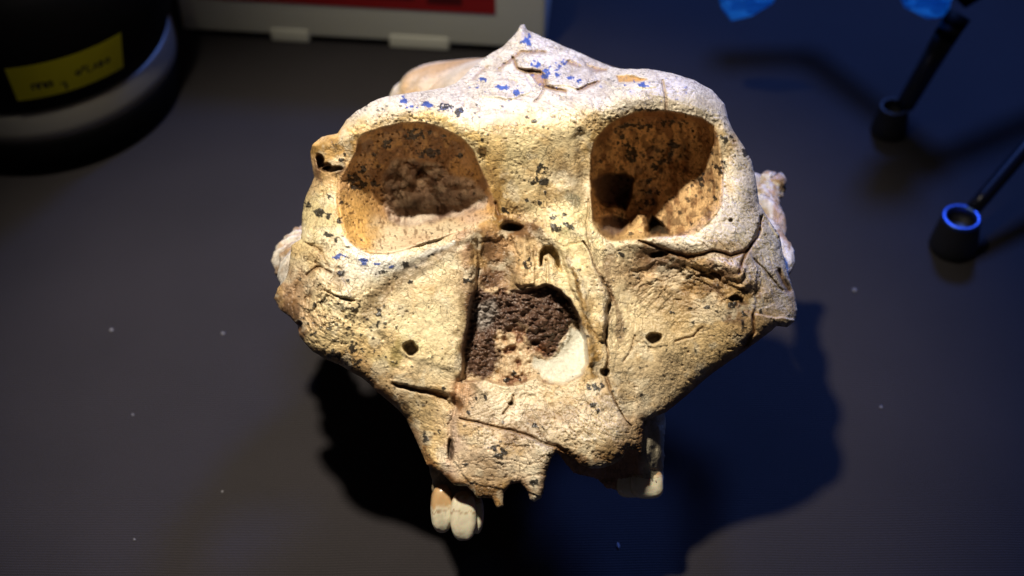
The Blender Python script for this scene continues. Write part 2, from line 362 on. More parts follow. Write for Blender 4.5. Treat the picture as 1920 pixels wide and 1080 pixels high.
crack([(960,106),(970,127),(987,134),(1014,134),(1022,148),(1023,163),(1041,168),(1060,172)], [2,2,3,3,3.5,3,2.5,2], 12, .8)
crack([(1023,163),(1014,178),(1003,190)], 2, 9, 1, .5)
crack([(1083,167),(1105,160),(1122,153)], [2,3,2], 9)
crack([(1098,120),(1118,131),(1135,132)], [2,4,2], 9); crack([(1065,116),(1085,122)], [3,2], 8)
crack([(888,148),(900,135),(914,125)], 2, 9, 1, .6); crack([(935,130),(960,108),(975,96),(1000,99),(1022,98)], [1.5,2,2,2.5,2], 8)
crack([(1200,450),(1240,468),(1290,482),(1340,470),(1372,480),(1400,470),(1420,445),(1428,405)], [2,3,3.2,3,3.5,3,3,2], 13)
crack([(1400,470),(1385,510)], [3,2], 12); crack([(1415,485),(1445,520),(1468,545)], 1.6, 8, 1, .5)
crack([(1412,590),(1416,620),(1400,645)], [2,3,4], 12); crack([(1462,508),(1480,545)], [3,5], 14)
crack([(1105,375),(1100,420),(1108,470)], [1.5,2,1.5], 6, 1, .5); crack([(930,380),(935,410)], 3, 8)
crack([(1270,640),(1300,632),(1318,612)], 1.8, 5, 1.5, .4); crack([(1170,680),(1186,655),(1190,630)], 1.6, 5, 1.5, .4)
crack([(575,455),(600,470),(615,498)], 2, 7, 1.5, .4); crack([(575,515),(600,500),(620,512)], 2.4, 8, 1, .8)
crack([(608,545),(640,560),(665,565)], 2, 8, 1.2, .5); crack([(590,430),(602,395),(607,360)], 1.6, 5, 1.5, .4)
crack([(964,740),(960,756),(944,775)], 2, 7, 1, .6); crack([(760,440),(765,400),(745,360)], 1.6, 7, 2, .4)
crack([(1265,250),(1290,300)], 1.2, 3, 2, .2)
gap1 = sstep(2, -2, poly_sd(Xr, Yr, [(988,134),(1014,134),(1021,150),(1022,163),(1008,158),(1000,146)])); H -= 7*gap1
gap2 = sstep(2, -2, poly_sd(X+wx*.8, Y+wy*.8, [(1156,142),(1185,141),(1214,148),(1196,152),(1160,153)])); H -= 12*gap2

def plate(P, amp, soft=2.0, rag=1.2):
    global H
    H = H + amp*sstep(soft, -soft, poly_sd(X + wx*rag, Y + wy*rag, P))*outer0
outer0 = (1-inorb)*(1-innose)
plate([(735,720),(838,747),(852,772),(845,860),(800,870),(760,785)], -7); plate([(1430,400),(1402,468),(1420,500),(1412,590),(1500,600),(1480,480)], -6)
plate([(862,788),(985,816),(1045,840),(1020,930),(880,905),(850,860)], 4, 1.6); plate([(1052,470),(1095,455),(1142,545),(1136,638),(1122,640),(1098,590),(1072,540)], 8, 2.2)
plate([(970,127),(1014,134),(1024,160),(1080,165),(1120,150),(1090,110),(1010,98),(965,108)], 7, 1.6, .8); plate([(884,462),(800,490),(740,530),(700,600),(740,660),(862,700),(884,560)], 5, 7, 2)
plate([(905,142),(960,132),(985,140),(1000,170),(960,186),(900,176)], 5, 1.6, 1.5); plate([(1125,150),(1150,165),(1230,165),(1240,150),(1160,156)], 4, 1.6, 1)
plate([(580,515),(610,500),(640,512),(660,560),(610,552),(590,580),(560,570)], 6, 1.8, 2); plate([(1180,500),(1230,490),(1290,520),(1340,512),(1400,545),(1350,560),(1290,548),(1240,528)], -7, 2, 3)
plate([(1300,488),(1350,484),(1400,500),(1380,520),(1330,512)], 8, 2, 3); plate([(960,440),(985,436),(1000,470),(1004,530),(975,540),(962,530),(975,480)], 8, 2, 1.2)
plate([(905,450),(950,450),(960,530),(910,545)], -5, 3, 3); plate([(1030,425),(1085,425),(1100,450),(1060,465),(1040,450)], 5, 3, 2)
for i in range(34):
    q = np.random.RandomState(3000+i); cx, cy = (q.uniform(880,1200), q.uniform(850,700)) if i % 3 == 0 else ((q.uniform(560,700), q.uniform(440,680)) if i % 3 == 1 else (q.uniform(1180,1460), q.uniform(480,660)))
    if i % 3 == 0 and i > 16: cx, cy = q.uniform(860,1250), q.uniform(90,200)
    a0 = q.uniform(0, 6.28); r0 = q.uniform(12, 34); plate([(cx+r0*q.uniform(.6,1.3)*math.cos(a0+k*1.047), cy+.6*r0*q.uniform(.6,1.3)*math.sin(a0+k*1.047)) for k in range(6)], q.choice([-1, 1])*q.uniform(1.2, 2.8), 1.5, 2)
# surface character: lumps, wrinkles, flaking, pores ---------------------
outer = (1-inorb)*(1-innose)
H += fbm(X, Y, 70, 31, 3)*5.0*outer
rough_zone = np.clip(.34 + 1.1*np.exp(-((X-1300)/130)**2-((Y-520)/60)**2) + .9*np.exp(-((X-600)/60)**2-((Y-560)/90)**2)
   + .7*np.exp(-((X-1050)/200)**2-((Y-830)/80)**2) + .8*np.exp(-((X-960)/60)**2-((Y-480)/50)**2)
   - .35*np.exp(-((X-800)/70)**2-((Y-570)/60)**2) + .5*np.exp(-((X-1000)/180)**2-((Y-130)/40)**2), .1, 1.6)
H += fbm(X, Y, 24, 41, 4)*(.9+1.3*rough_zone)*outer
th = rbf([(980,120,.1),(800,200,.1),(1250,190,-.1),(640,500,.8),(600,620,.6),(700,680,.7),(800,600,-.6),(850,700,-1.3),(1100,600,1.4),(1200,700,1.3),(1300,680,-.6),
   (1400,560,1.0),(1420,460,1.2),(1400,350,1.5),(600,380,1.5),(980,320,1.4),(900,820,.3),(1060,820,.2),(1290,530,.5),(1440,600,1.0)], X, Y, 3)
ct, stn = np.cos(th), np.sin(th); U = X*ct + Y*stn; V = -X*stn + Y*ct
# domain for the streaks follows the local grain direction
rid = np.abs(fbm((X-1000)*ct+(Y-500)*stn + wx*5, ((Y-500)*ct-(X-1000)*stn)*3.2 + wy*6, 42, 51, 4))
wr = sstep(.10, 0, rid)
H += (-3.4*wr - 0)*rough_zone*outer
r2 = np.abs(fbm(X*1.0+wx*3, Y*1.6+wy*3, 30, 61, 4)); wr2 = sstep(.045, 0, r2)*outer
H -= 2.2*wr2*rough_zone
fl = fbm(X, Y, 34, 91, 5); step_m = sstep(.06, .10, fl) - .5; H += 2.4*step_m*outer*rough_zone
H += fbm(X, Y, 6, 101, 2)*.75*(.3+.85*rough_zone)
po = vnoise(X/5.0, Y/5.0, 111); pores = sstep(.70, .86, po)*sstep(-.2, .35, fbm(X, Y, 60, 112, 3)); H -= 2.4*pores*outer

# pigment ----------------------------------------------------------------
zones = [
 # x, y, sigma_x, sigma_y, colour, weight
 (980,120,170,46,(.80,.76,.70),3),(820,182,120,16,(.76,.70,.60),2.5),(1230,155,110,20,(.76,.71,.62),2.5),(985,200,90,26,(.80,.76,.68),2.5),  # pale crown: some abrasion, mostly the cool top light put into the colour
 (700,228,60,16,(.62,.46,.24),2),(880,235,70,26,(.72,.60,.34),2),(990,270,80,36,(.72,.61,.35),2),(1150,215,110,20,(.70,.55,.28),2.2),(1330,205,30,30,(.66,.55,.38),2),
 (625,285,26,26,(.62,.38,.14),3),(600,330,22,20,(.40,.24,.13),3),(595,390,28,40,(.64,.55,.32),2),(590,460,30,30,(.66,.56,.34),2),
 (690,500,50,18,(.82,.80,.74),4),(640,460,18,22,(.78,.73,.62),3),(800,468,50,8,(.80,.70,.55),3),(700,535,55,18,(.76,.68,.50),2),
 (770,545,70,16,(.50,.34,.17),1.8),(820,560,70,50,(.76,.65,.42),2),(820,640,60,60,(.72,.61,.40),2),(640,560,40,30,(.72,.60,.36),2),
 (560,570,26,30,(.42,.28,.18),3),(620,630,40,20,(.68,.54,.30),2),(680,690,50,14,(.50,.33,.16),2),(745,730,30,20,(.44,.30,.16),2),(760,650,40,14,(.74,.58,.24),1.2),
 (930,500,40,50,(.40,.23,.13),4),(950,430,30,16,(.26,.12,.06),3),(945,400,18,30,(.66,.42,.14),3),(985,480,20,40,(.76,.60,.34),3),(1000,520,26,16,(.74,.60,.36),2.5),
 (1060,420,34,22,(.74,.64,.38),3),(1000,360,60,30,(.56,.46,.27),2.5),(1060,320,40,40,(.62,.50,.34),2),(915,340,12,50,(.62,.40,.14),3),
 (1070,500,30,40,(.74,.62,.38),2.5),(1110,580,22,70,(.74,.62,.40),2.5),(1112,670,12,40,(.62,.38,.12),3),(880,600,10,100,(.34,.20,.12),3),(858,740,14,24,(.46,.23,.10),4),
 (1180,560,40,60,(.72,.62,.42),2),(1240,600,60,60,(.68,.53,.30),2),(1290,510,80,22,(.50,.31,.17),3),(1390,560,40,24,(.50,.33,.17),2.5),(1350,620,60,30,(.66,.48,.24),2),
 (1170,470,30,12,(.78,.66,.44),2.5),(1310,465,60,14,(.78,.72,.62),3),(1370,420,26,40,(.78,.70,.60),3),(1400,340,26,60,(.62,.55,.42),2.5),(1440,480,30,40,(.60,.56,.48),2.5),
 (1465,560,26,50,(.62,.60,.56),3),(1420,610,26,20,(.58,.38,.18),2.5),(1300,700,60,14,(.58,.43,.24),2.5),(1220,700,40,60,(.62,.50,.33),2),
 (1225,770,20,20,(.36,.32,.26),2),(1000,770,110,40,(.74,.63,.46),2),(920,830,60,40,(.68,.54,.40),2),(1110,820,60,40,(.66,.54,.36),2),
 (810,830,24,50,(.58,.42,.20),3),(850,830,8,50,(.46,.34,.30),4),(880,905,50,14,(.52,.32,.14),3),(1010,900,14,40,(.66,.58,.46),2.5),(970,880,60,16,(.74,.65,.50),1.5),(930,940,16,14,(.50,.30,.10),3),
 (1110,872,60,10,(.58,.42,.22),2.5),(1190,820,14,30,(.52,.32,.16),2.5)]
jx = X + fbm(X, Y, 60, 151, 4)*34; jy = Y + fbm(X, Y, 60, 161, 4)*34
num = np.zeros(X.shape+(3,)); den = np.zeros(X.shape)
for (cx, cy, sx, sy, c, wt) in zones:
    g = wt*np.exp(-.5*(((jx-cx)/sx)**2+((jy-cy)/sy)**2)); num += g[..., None]*np.array(c); den += g
num += .06*np.array((.66, .53, .33)); den += .06
C = num/den[..., None]
C = C*(1 + .16*np.array((.12, .06, -.05)))*1.06
def mix(mask, col):
    global C
    C = C*(1-mask[..., None]) + np.array(col)*mask[..., None]
mott = fbm(X, Y, 40, 171, 5)
C *= (1 + .3*mott)[..., None]
def stain(P, W, col, k, rag=3.0):
    d, ww = line_d(jx*.35 + X*.65 + wx*rag*.4, jy*.35 + Y*.65 + wy*rag*.4, P, W if isinstance(W, list) else [W]*len(P))
    col = tuple(c*(.42 if sum(col) < 1.5 else 1) for c in col); q = d/ww + fbm(X, Y, 18, 261, 4)*.9
    mix(min(k*1.12, .95)*sstep(1.25, .4, q), col)
stain([(655,248),(700,224),(760,214),(830,224),(888,258),(912,310)], [9,10,9,10,12,10], (.80,.55,.20), .6); stain([(1102,270),(1136,232),(1200,200),(1260,197),(1320,210),(1354,245)], [10,12,12,12,12,9], (.80,.54,.20), .65)
pz = np.exp(-((Y-(205+.0016*(X-1230)**2))/16)**2)*sstep(1040, 1100, X)*sstep(1370, 1350, X) + np.exp(-((Y-(222+.0016*(X-770)**2))/12)**2)*sstep(650, 680, X)*sstep(900, 880, X)
pq = sstep(.22, .5, vnoise(X/4.2, Y/4.2, 777)); H -= 2.0*pq*pz; mix(.6*pq*pz, (.22,.12,.05))
stain([(690,500),(745,498),(800,475),(850,456)], [20,14,9,6], (.82,.80,.75), .8); stain([(650,440),(668,478),(700,500)], [8,14,18], (.80,.77,.70), .7)
stain([(1340,470),(1375,430),(1385,380)], [18,22,14], (.80,.74,.66), .6)
stain([(885,455),(820,482),(760,512),(715,550),(690,590)], [8,13,17,20,14], (.42,.26,.12), .62)
stain([(570,645),(650,692),(740,748),(788,820),(815,882)], [11,14,14,12,10], (.36,.21,.09), .75)
stain([(520,555),(548,580),(568,625)], [14,22,14], (.32,.19,.11), .85); stain([(600,345),(596,310),(640,330)], [12,10,14], (.32,.17,.09), .8)
stain([(925,395),(955,425),(1000,440)], [8,15,12], (.28,.12,.05), .75)
stain([(903,450),(915,500),(918,548)], [20,30,32], (.34,.18,.10), .88); stain([(882,560),(868,640),(862,705)], [9,10,9], (.32,.17,.08), .85); stain([(950,480),(960,530)], 12, (.62,.45,.26), .7)
stain([(1065,480),(1088,560),(1108,640),(1118,705)], [5,6,9,11], (.60,.32,.07), .75)
stain([(1205,475),(1290,505),(1355,535),(1402,560),(1380,595)], [15,25,28,23,16], (.38,.21,.11), .8); stain([(1280,540),(1330,560)], 12, (.62,.38,.14), .7)
stain([(1480,604),(1400,658),(1330,708),(1270,758)], [8,11,11,11], (.48,.28,.11), .75)
stain([(798,870),(850,903),(890,914),(950,915),(1010,925)], [12,13,13,9,8], (.44,.24,.09), .8); stain([(1050,848),(1110,872),(1165,862),(1200,838)], [7,9,9,10], (.42,.23,.10), .8)
stain([(595,275),(650,265),(662,300)], [14,17,10], (.62,.36,.11), .8); stain([(940,330),(925,385),(935,420)], [8,13,10], (.66,.38,.10), .75)
stain([(1020,370),(1080,380)], [16,14], (.34,.33,.23), .6); stain([(1050,310),(1070,350)], 16, (.58,.44,.30), .5)
stain([(840,745),(856,765)], [10,9], (.44,.20,.08), .85); stain([(866,560),(858,640),(850,700)], 7, (.60,.40,.16), .5)
stain([(1140,440),(1140,480),(1150,560),(1165,640)], [8,8,6,6], (.46,.27,.15), .55); stain([(752,640),(748,672)], [12,10], (.74,.56,.16), .6)
mix(.55*sstep(.12, .5, fbm(X, Y, 55, 181, 5))*outer*sstep(150, 230, Y), (.60,.40,.17))
mix(.5*sstep(.12, .4, fbm(X, Y, 30, 191, 5))*outer, (.82,.74,.56))
hl = np.abs(fbm(X + wx*2, Y + wy*2, 17, 263, 3)); mix(.6*sstep(.030, .004, hl)*outer*sstep(-.15, .2, fbm(X, Y, 70, 265, 3)), (.15,.08,.035)); H -= 1.2*sstep(.03, 0, hl)*outer
# inside the sockets
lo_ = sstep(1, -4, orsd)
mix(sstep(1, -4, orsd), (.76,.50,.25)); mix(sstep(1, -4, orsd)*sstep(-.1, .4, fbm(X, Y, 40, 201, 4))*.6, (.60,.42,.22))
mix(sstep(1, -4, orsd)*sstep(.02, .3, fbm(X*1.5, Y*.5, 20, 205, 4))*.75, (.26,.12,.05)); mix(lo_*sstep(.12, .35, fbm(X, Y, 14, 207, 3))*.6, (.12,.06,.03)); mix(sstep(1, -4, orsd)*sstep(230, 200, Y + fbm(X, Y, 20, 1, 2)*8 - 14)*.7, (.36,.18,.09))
mix(np.maximum(hole, hole3)*.85, (.16,.11,.10)); mix(hole2*.95, (.02,.015,.01)); mix(tongue*.7, (.66,.44,.20))
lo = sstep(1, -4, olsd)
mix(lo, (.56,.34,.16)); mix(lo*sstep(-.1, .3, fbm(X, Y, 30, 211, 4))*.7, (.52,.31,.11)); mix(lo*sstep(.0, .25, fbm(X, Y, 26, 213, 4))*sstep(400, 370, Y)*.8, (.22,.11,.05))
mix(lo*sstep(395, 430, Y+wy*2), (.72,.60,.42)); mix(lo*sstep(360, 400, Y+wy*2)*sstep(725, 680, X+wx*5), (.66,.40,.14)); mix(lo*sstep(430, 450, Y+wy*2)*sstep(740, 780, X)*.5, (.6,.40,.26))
mix(rock, (.44,.33,.26)); mix(rock*sstep(.0, .2, fbm(X, Y, 16, 221, 4)), (.62,.50,.40)); mix(rock*sstep(.08, .3, fbm(X, Y, 26, 223, 4))*.8, (.15,.085,.06)); mix(rock*sstep(.12,.3,fbm(X, Y, 34, 225, 4))*.7, (.66,.56,.45))
mix(ridge_l*lo*.9, (.66,.48,.36))
# the nose
nm = sstep(2, -3, nsd)
mix(nm, (.58,.42,.26)); mix(nm*sstep(0, .25, pit)*.5, (.68,.54,.36)); mix(nm*sstep(-.1, -.35, pit)*.9, (.20,.09,.05))
mix(brown, (.13,.074,.050)); mix(brown*sstep(.1, .6, fbm(X, Y, 5, 407, 2))*.7, (.22,.135,.095)); mix(brown*sstep(.1, .6, fbm(X, Y, 5, 409, 2))*.6, (.04,.02,.015)); mix(brown*sstep(0, -.3, pit)*.6, (.05,.022,.015))
gp = sstep(8, -6, poly_sd(Xr, Yr, [(893,572),(925,560),(932,585),(922,606),(900,622),(888,610)])); mix(gp*.8, (.27,.24,.22))
mix(np.exp(-((X-1015)/18)**2-((Y-655)/9)**2)*.6, (.30,.10,.03))
mix(plaster, (.64,.62,.53)); mix(plaster*sstep(.1, .4, fbm(X, Y, 22, 231, 4))*.35, (.66,.60,.48)); mix(plaster*sstep(-8, 0, psd + fbm(X, Y, 8, 233, 2)*5)*.55, (.62,.40,.2))
# grooves, fractures and pores hold brown earth
mix(.7*wr*outer*np.clip(rough_zone, 0, 1), (.20,.11,.045)); mix(.6*wr2*np.clip(rough_zone, .3, 1), (.16,.085,.035))
mix(.7*pores*outer, (.12,.06,.03)); mix(.85*crack_m, (.17,.075,.025)); mix(.85*np.maximum(pits, 0), (.05,.025,.016)); mix(.8*gap1, (.46,.28,.16)); mix(.8*gap2, (.55,.32,.10))
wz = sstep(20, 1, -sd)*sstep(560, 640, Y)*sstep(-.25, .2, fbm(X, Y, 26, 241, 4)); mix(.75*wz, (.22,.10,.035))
mix(.5*sstep(.1, .35, fbm(X, Y, 46, 251, 5))*sstep(.4, .9, rough_zone)*sstep(230, 300, Y), (.22,.12,.05))

mix(.75*sstep(222, 178, Y + wy*3 + 14*np.cos((X-980)/120.) - .0002*(X-980)**2)*outer, (.60,.565,.505)); mix(.35*sstep(.05,.4,fbm(X, Y, 22, 271, 4))*sstep(215, 180, Y), (.46,.42,.40))  # crown greyed further, cool light from behind painted into the bone colour
tp = sstep(235, 200, Y)
mix(.75*crack_m*tp, (.26,.13,.05)); mix(.9*gap1, (.36,.22,.13)); mix(.9*gap2, (.55,.30,.08)); mix(.5*wr*tp*outer, (.34,.27,.22)); mix(.4*wr2*tp, (.3,.24,.2))
mix(.6*sstep(.2,.45,fbm(X, Y*1.6, 26, 277, 4))*tp*outer, (.42,.36,.30)); mix(.55*sstep(.03,.004,hl)*tp*outer, (.26,.2,.16))
# manganese spots: black; the blue ones have the blue lamp's reflection painted in
spots = np.zeros_like(X); blue = np.zeros_like(X)
sn = fbm(X, Y, 6.5, 301, 3)*4.2 - .1; sn2 = fbm(X, Y, 15, 311, 2)*1.6
def spot_at(cx, cy, rx, ry, isblue=False, k=1.0):
    global spots, blue
    rx *= .9; ry *= .9
    x0, x1 = int((cx-3*rx-500)/ST), int((cx+3*rx-500)/ST)+1; y0, y1 = int((cy-3*ry-30)/ST), int((cy+3*ry-30)/ST)+1
    x0 = max(x0, 0); y0 = max(y0, 0); s = (slice(y0, y1), slice(x0, x1))
    q = ((X[s]-cx)/rx)**2 + ((Y[s]-cy)/ry)**2 + sn[s] + sn2[s]*.4
    m = k*sstep(1.15, .6, q)*(((X[s]-cx)/rx)**2 + ((Y[s]-cy)/ry)**2 < 6)
    if isblue: blue[s] = np.maximum(blue[s], m)
    else: spots[s] = np.maximum(spots[s], m)
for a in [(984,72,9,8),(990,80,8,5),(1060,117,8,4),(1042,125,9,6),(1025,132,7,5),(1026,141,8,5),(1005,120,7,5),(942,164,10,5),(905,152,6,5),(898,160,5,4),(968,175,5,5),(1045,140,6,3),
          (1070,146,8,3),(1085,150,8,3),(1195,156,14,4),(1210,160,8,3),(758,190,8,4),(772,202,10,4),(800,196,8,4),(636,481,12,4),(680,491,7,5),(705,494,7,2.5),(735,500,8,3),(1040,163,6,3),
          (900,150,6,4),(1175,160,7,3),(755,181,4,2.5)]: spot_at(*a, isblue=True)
for a in [(729,271,11,8),(785,252,18,9),(805,286,19,8),(700,290,5,4),(832,255,6,3),(864,290,5,4),(1013,316,9,9),(1000,338,7,6),(1020,340,7,6),(1022,362,3,4),(615,368,7,6),(578,390,8,8),(603,398,11,7),(616,405,7,5),
          (640,373,6,6),(658,410,5,4),(636,415,4,6),(616,440,9,4),(630,452,3,6),(808,480,6,5),(760,497,6,4),(718,510,6,4),(640,512,7,5),(652,525,5,3),(592,556,5,6),(590,568,4,6),(665,575,8,7),(675,590,7,4),(710,585,5,8),(708,605,3,7),
          (742,520,4,3),(770,528,4,3),(880,526,9,5),(664,650,10,9),(586,622,6,5),(634,664,22,8),(660,682,22,6),(690,676,5,4),(720,674,6,4),(740,680,7,4),(675,630,6,4),(682,638,4,3),(690,600,4,3),(850,520,3,3),
          (835,727,6,4),(798,812,7,12),(823,812,4,6),(896,747,4,5),(909,747,3,5),(876,772,5,4),(932,845,11,8),(945,852,7,6),(1115,727,12,6),(1130,722,5,4),(1112,765,5,8),(1120,770,3,5),(1005,798,9,4),(1202,741,4,4),
          (1222,296,5,4),(1188,287,12,10),(1190,302,7,6),(1262,270,10,8),(1258,285,6,8),(1278,292,4,4),(1240,301,8,5),(1208,237,13,5),(1250,230,14,6),(1180,237,14,5),(1168,258,7,4),(1170,270,9,5),(1220,295,5,5),
          (1227,314,5,6),(1215,335,5,8),(1300,248,5,6),(1302,282,6,5),(1316,340,4,10),(1318,325,3,8),(1340,372,4,6),(1348,310,10,6),(1352,325,4,5),(1358,258,12,7),(1382,290,6,8),(1398,286,6,6),(1215,361,18,5),(1217,378,8,7),(1202,390,4,5),
          (1198,205,8,3),(1230,207,12,3),(1244,206,6,3),(1060,405,5,6),(1058,420,9,6),(1068,424,8,5),(1040,428,7,6),(1050,437,5,4),(1036,408,5,4),(945,395,8,6),(990,378,4,5),(1012,380,3,4),(990,492,7,10),(982,484,5,4),
          (1132,475,5,5),(1164,477,7,5),(1232,620,4,2),(1300,604,3,4),(1260,585,5,3),(1258,584,4,4),(1378,570,10,6),(1395,590,5,6),(1395,612,4,7),(1405,660,5,3),(860,210,9,5),(858,220,5,5),(915,250,3,3),(905,262,3,3),(1003,227,4,3),
          (835,200,12,5),(1190,470,4,2),(1330,575,8,3),(1428,585,4,5),(1480,590,3,5),(1340,632,3,3),(1150,742,4,3),(1010,700,3,2),(962,700,5,4),(950,712,5,4),(1030,880,4,3),(1000,905,6,5),(870,870,6,3),
          (630,270,4,3),(640,300,5,3),(645,290,3,3),(690,345,14,5),(670,350,10,8),(660,335,12,8),(680,320,6,10),(1113,436,3,2),(1430,612,5,3),(1452,600,4,3)]: spot_at(*a)
rs = np.random.RandomState(5)
for i in range(260):
    x = rs.uniform(560, 1460); y = rs.uniform(190, 900); r = rs.uniform(1.1, 2.6)
    if 1108 < x < 1350 and 210 < y < 400: r *= 1.5
    spot_at(x, y, r*rs.uniform(.8, 1.6), r, k=.85)
for i in range(90): spot_at(rs.uniform(640, 900), rs.uniform(196, 232), rs.uniform(1, 2.6), rs.uniform(1, 2), k=.8)
for i in range(80): spot_at(rs.uniform(1110, 1345), rs.uniform(215, 420), rs.uniform(1.5, 4), rs.uniform(1.5, 4), k=.8)
for i in range(90): spot_at(rs.normal(650, 40), rs.normal(620, 35), rs.uniform(1.2, 4), rs.uniform(1.2, 3), k=.9)
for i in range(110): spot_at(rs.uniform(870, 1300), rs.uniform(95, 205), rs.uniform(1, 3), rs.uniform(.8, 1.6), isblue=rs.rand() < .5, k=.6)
H += .9*np.maximum(spots, blue)
mix(.6*sstep(.5, .8, vnoise(X/2.5, Y/2.5, 881))*sstep(-.1, .3, fbm(X, Y, 45, 883, 4))*outer*(.35+.65*sstep(200,240,Y)), (.20,.12,.06))
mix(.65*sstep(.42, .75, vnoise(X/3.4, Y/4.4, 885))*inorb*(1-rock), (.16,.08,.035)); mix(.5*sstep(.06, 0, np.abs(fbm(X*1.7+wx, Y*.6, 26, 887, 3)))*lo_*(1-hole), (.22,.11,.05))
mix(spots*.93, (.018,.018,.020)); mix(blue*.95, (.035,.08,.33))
GLOSS = np.clip(.75*spots + .25*sstep(.1, .4, mott), 0, 1)
GLOSS = np.where(plaster > .5, -1.0, GLOSS)
C = np.clip(C, .004, .86)

# thickness and rounding at the outline ------------------------------------
rr = np.clip(rbf([(980,60,10),(1250,140,22),(700,200,20),(560,350,24),(520,560,18),(600,660,26),(700,740,30),(790,820,26),(850,905,12),(930,945,8),(1000,930,9),(1100,878,14),
  (1200,820,14),(1280,740,28),(1400,650,26),(1480,600,22),(1480,530,24),(1430,400,26),(1380,280,22),(850,160,12),(1000,500,26)], X, Y, 1), 7, 32)
dd = np.clip(-sd, 0, rr); prof = np.sqrt(np.maximum(0, 1-(1-dd/rr)**2))
Hf = H - rr*(1-prof)
Bk = shift_min(H, 9); Bk = np.minimum(blur(Bk, 6), Bk) - rr - rr*prof

face_loc = Vector(world_pts(1000, 520, -200)); face_loc.z = 0
skull = empty("fossil_skull", (face_loc.x, face_loc.y, 0), "cream and ochre fossil hominin skull with black mineral spots on dark cloth", "skull")
def to_parent(o, p=skull):
    o.parent = p; o.matrix_parent_inverse = Matrix.Translation(-Vector(p.location))
    return o
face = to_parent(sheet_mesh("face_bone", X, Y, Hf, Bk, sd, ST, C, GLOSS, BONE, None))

# ------------------------------------------------------------------ upper jaw behind the front margin (palate and side walls)
jx0 = np.arange(780, 1262, 2.0); jy0 = np.arange(740, 960, 2.0); JX, JY = np.meshgrid(jx0, jy0)
jw = fbm(JX, JY, 22, 401, 4)*5; jw2 = fbm(JX, JY, 22, 411, 4)*5
JP = [(800,750),(1247,762),(1248,800),(1246,860),(1243,896),(1236,912),(1215,908),(1195,916),(1160,920),(1138,912),(1120,897),(1095,892),(1075,888),(1060,870),(1044,850),(1000,860),(960,880),(925,900),(905,930),(880,946),
      (852,940),(836,952),(822,936),(810,918),(806,880),(796,850)]
jsd = poly_sd(JX+jw, JY+jw2, JP)
JH = rbf([(800,780,-70),(800,860,-48),(830,880,-56),(815,915,-58),(850,930,-60),(880,930,-50),(900,900,-70),(1000,860,-110),(1060,880,-100),(1120,890,-110),(1160,905,-116),(1195,900,-96),(1203,860,-52),(1206,800,-44),
          (1230,800,-78),(1246,800,-110),(1243,890,-112),(1232,905,-86),(1225,860,-70),(1000,780,-90),(1180,870,-90)], JX, JY, 1)
JH += jw*1.2 + fbm(JX*2.4, JY*.7, 20, 421, 4)*5
JC = np.zeros(JX.shape+(3,)) + np.array((.34,.19,.12)); rt = sstep(1196, 1208, JX+jw)[..., None]
JC = JC*(1-rt) + np.array((.36,.32,.24))*rt
lf = sstep(870, 850, JX+jw)[..., None]; JC = JC*(1-lf) + np.array((.32,.25,.16))*lf
JC *= (1+.5*fbm(JX*2.2, JY*.8, 16, 431, 4))[..., None]
jr = 14.; jd = np.clip(-jsd, 0, jr); jp = np.sqrt(np.maximum(0, 1-(1-jd/jr)**2))
to_parent(sheet_mesh("upper_jaw", JX, JY, JH-jr*(1-jp), blur(shift_min(JH, 6), 4)-jr-jr*2.2*jp, jsd, 2.0, np.clip(JC, .01, .8), np.zeros(JX.shape), BONE, None))

# ------------------------------------------------------------------ rounded lumps: braincase, arches, nubs, teeth
def blob_mesh(name, center, radii, colfn, mat, n=(96, 64), disp=None, shape=None):
    """closed rounded solid in face coordinates, displaced by noise"""
    nu, nv = n
    th = np.linspace(0, 2*math.pi, nu, endpoint=False); ph = np.linspace(0, math.pi, nv+1)
    T, Ph = np.meshgrid(th, ph)
    dx = np.sin(Ph)*np.cos(T); dy = -np.cos(Ph); dz = np.sin(Ph)*np.sin(T)
    if shape: dx, dy, dz = shape(dx, dy, dz)
    k = 1 + (disp(dx, dy, dz) if disp is not None else 0)
    x = center[0] + radii[0]*dx*k; y = center[1] + radii[1]*dy*k; z = center[2] + radii[2]*dz*k
    V = world_pts(x, y, z); c = colfn(dx, dy, dz, x, y)
    rows = nv+1
    me = bpy.data.meshes.new(name); vs = [tuple(V[0].mean(0))]; cs = [tuple(c[0, 0])]
    for j in range(1, nv):
        vs += [tuple(v) for v in V[j]]; cs += [tuple(q) for q in c[j]]
    vs.append(tuple(V[-1].mean(0))); cs.append(tuple(c[-1, 0])); F = []
    for j in range(nv-2):
        for i in range(nu):
            a = 1+j*nu+i; b = 1+j*nu+(i+1) % nu; F.append((a, b, b+nu, a+nu))
    for i in range(nu):
        F.append((0, 1+(i+1) % nu, 1+i)); e = 1+(nv-2)*nu; F.append((len(vs)-1, e+i, e+(i+1) % nu))
    me.from_pydata(vs, [], F)
    at = me.color_attributes.new("pigment", 'FLOAT_COLOR', 'POINT')
    at.data.foreach_set("color", np.array([(*q, 0.0) for q in cs], np.float32).ravel())
    bm = bmesh.new(); bm.from_mesh(me); bmesh.ops.recalc_face_normals(bm, faces=bm.faces); bm.to_mesh(me); bm.free()
    return to_parent(link_mesh(name, me, mat))
def n3(a, b, c, s, seed, o=4):
    return (fbm(a*100+c*63, b*100-c*41, s, seed, o) + fbm(b*100+a*37, c*100+a*20, s, seed+50, o))*.5
def bone_cols(c1, c2, seed, s=40):
    def f(dx, dy, dz, x, y):
        t = sstep(-.25, .25, n3(dx, dy, dz, s, seed))[..., None]
        c = np.array(c1)*(1-t) + np.array(c2)*t
        return c*(1+.3*n3(dx, dy, dz, 9, seed+7, 3))[..., None]
    return f
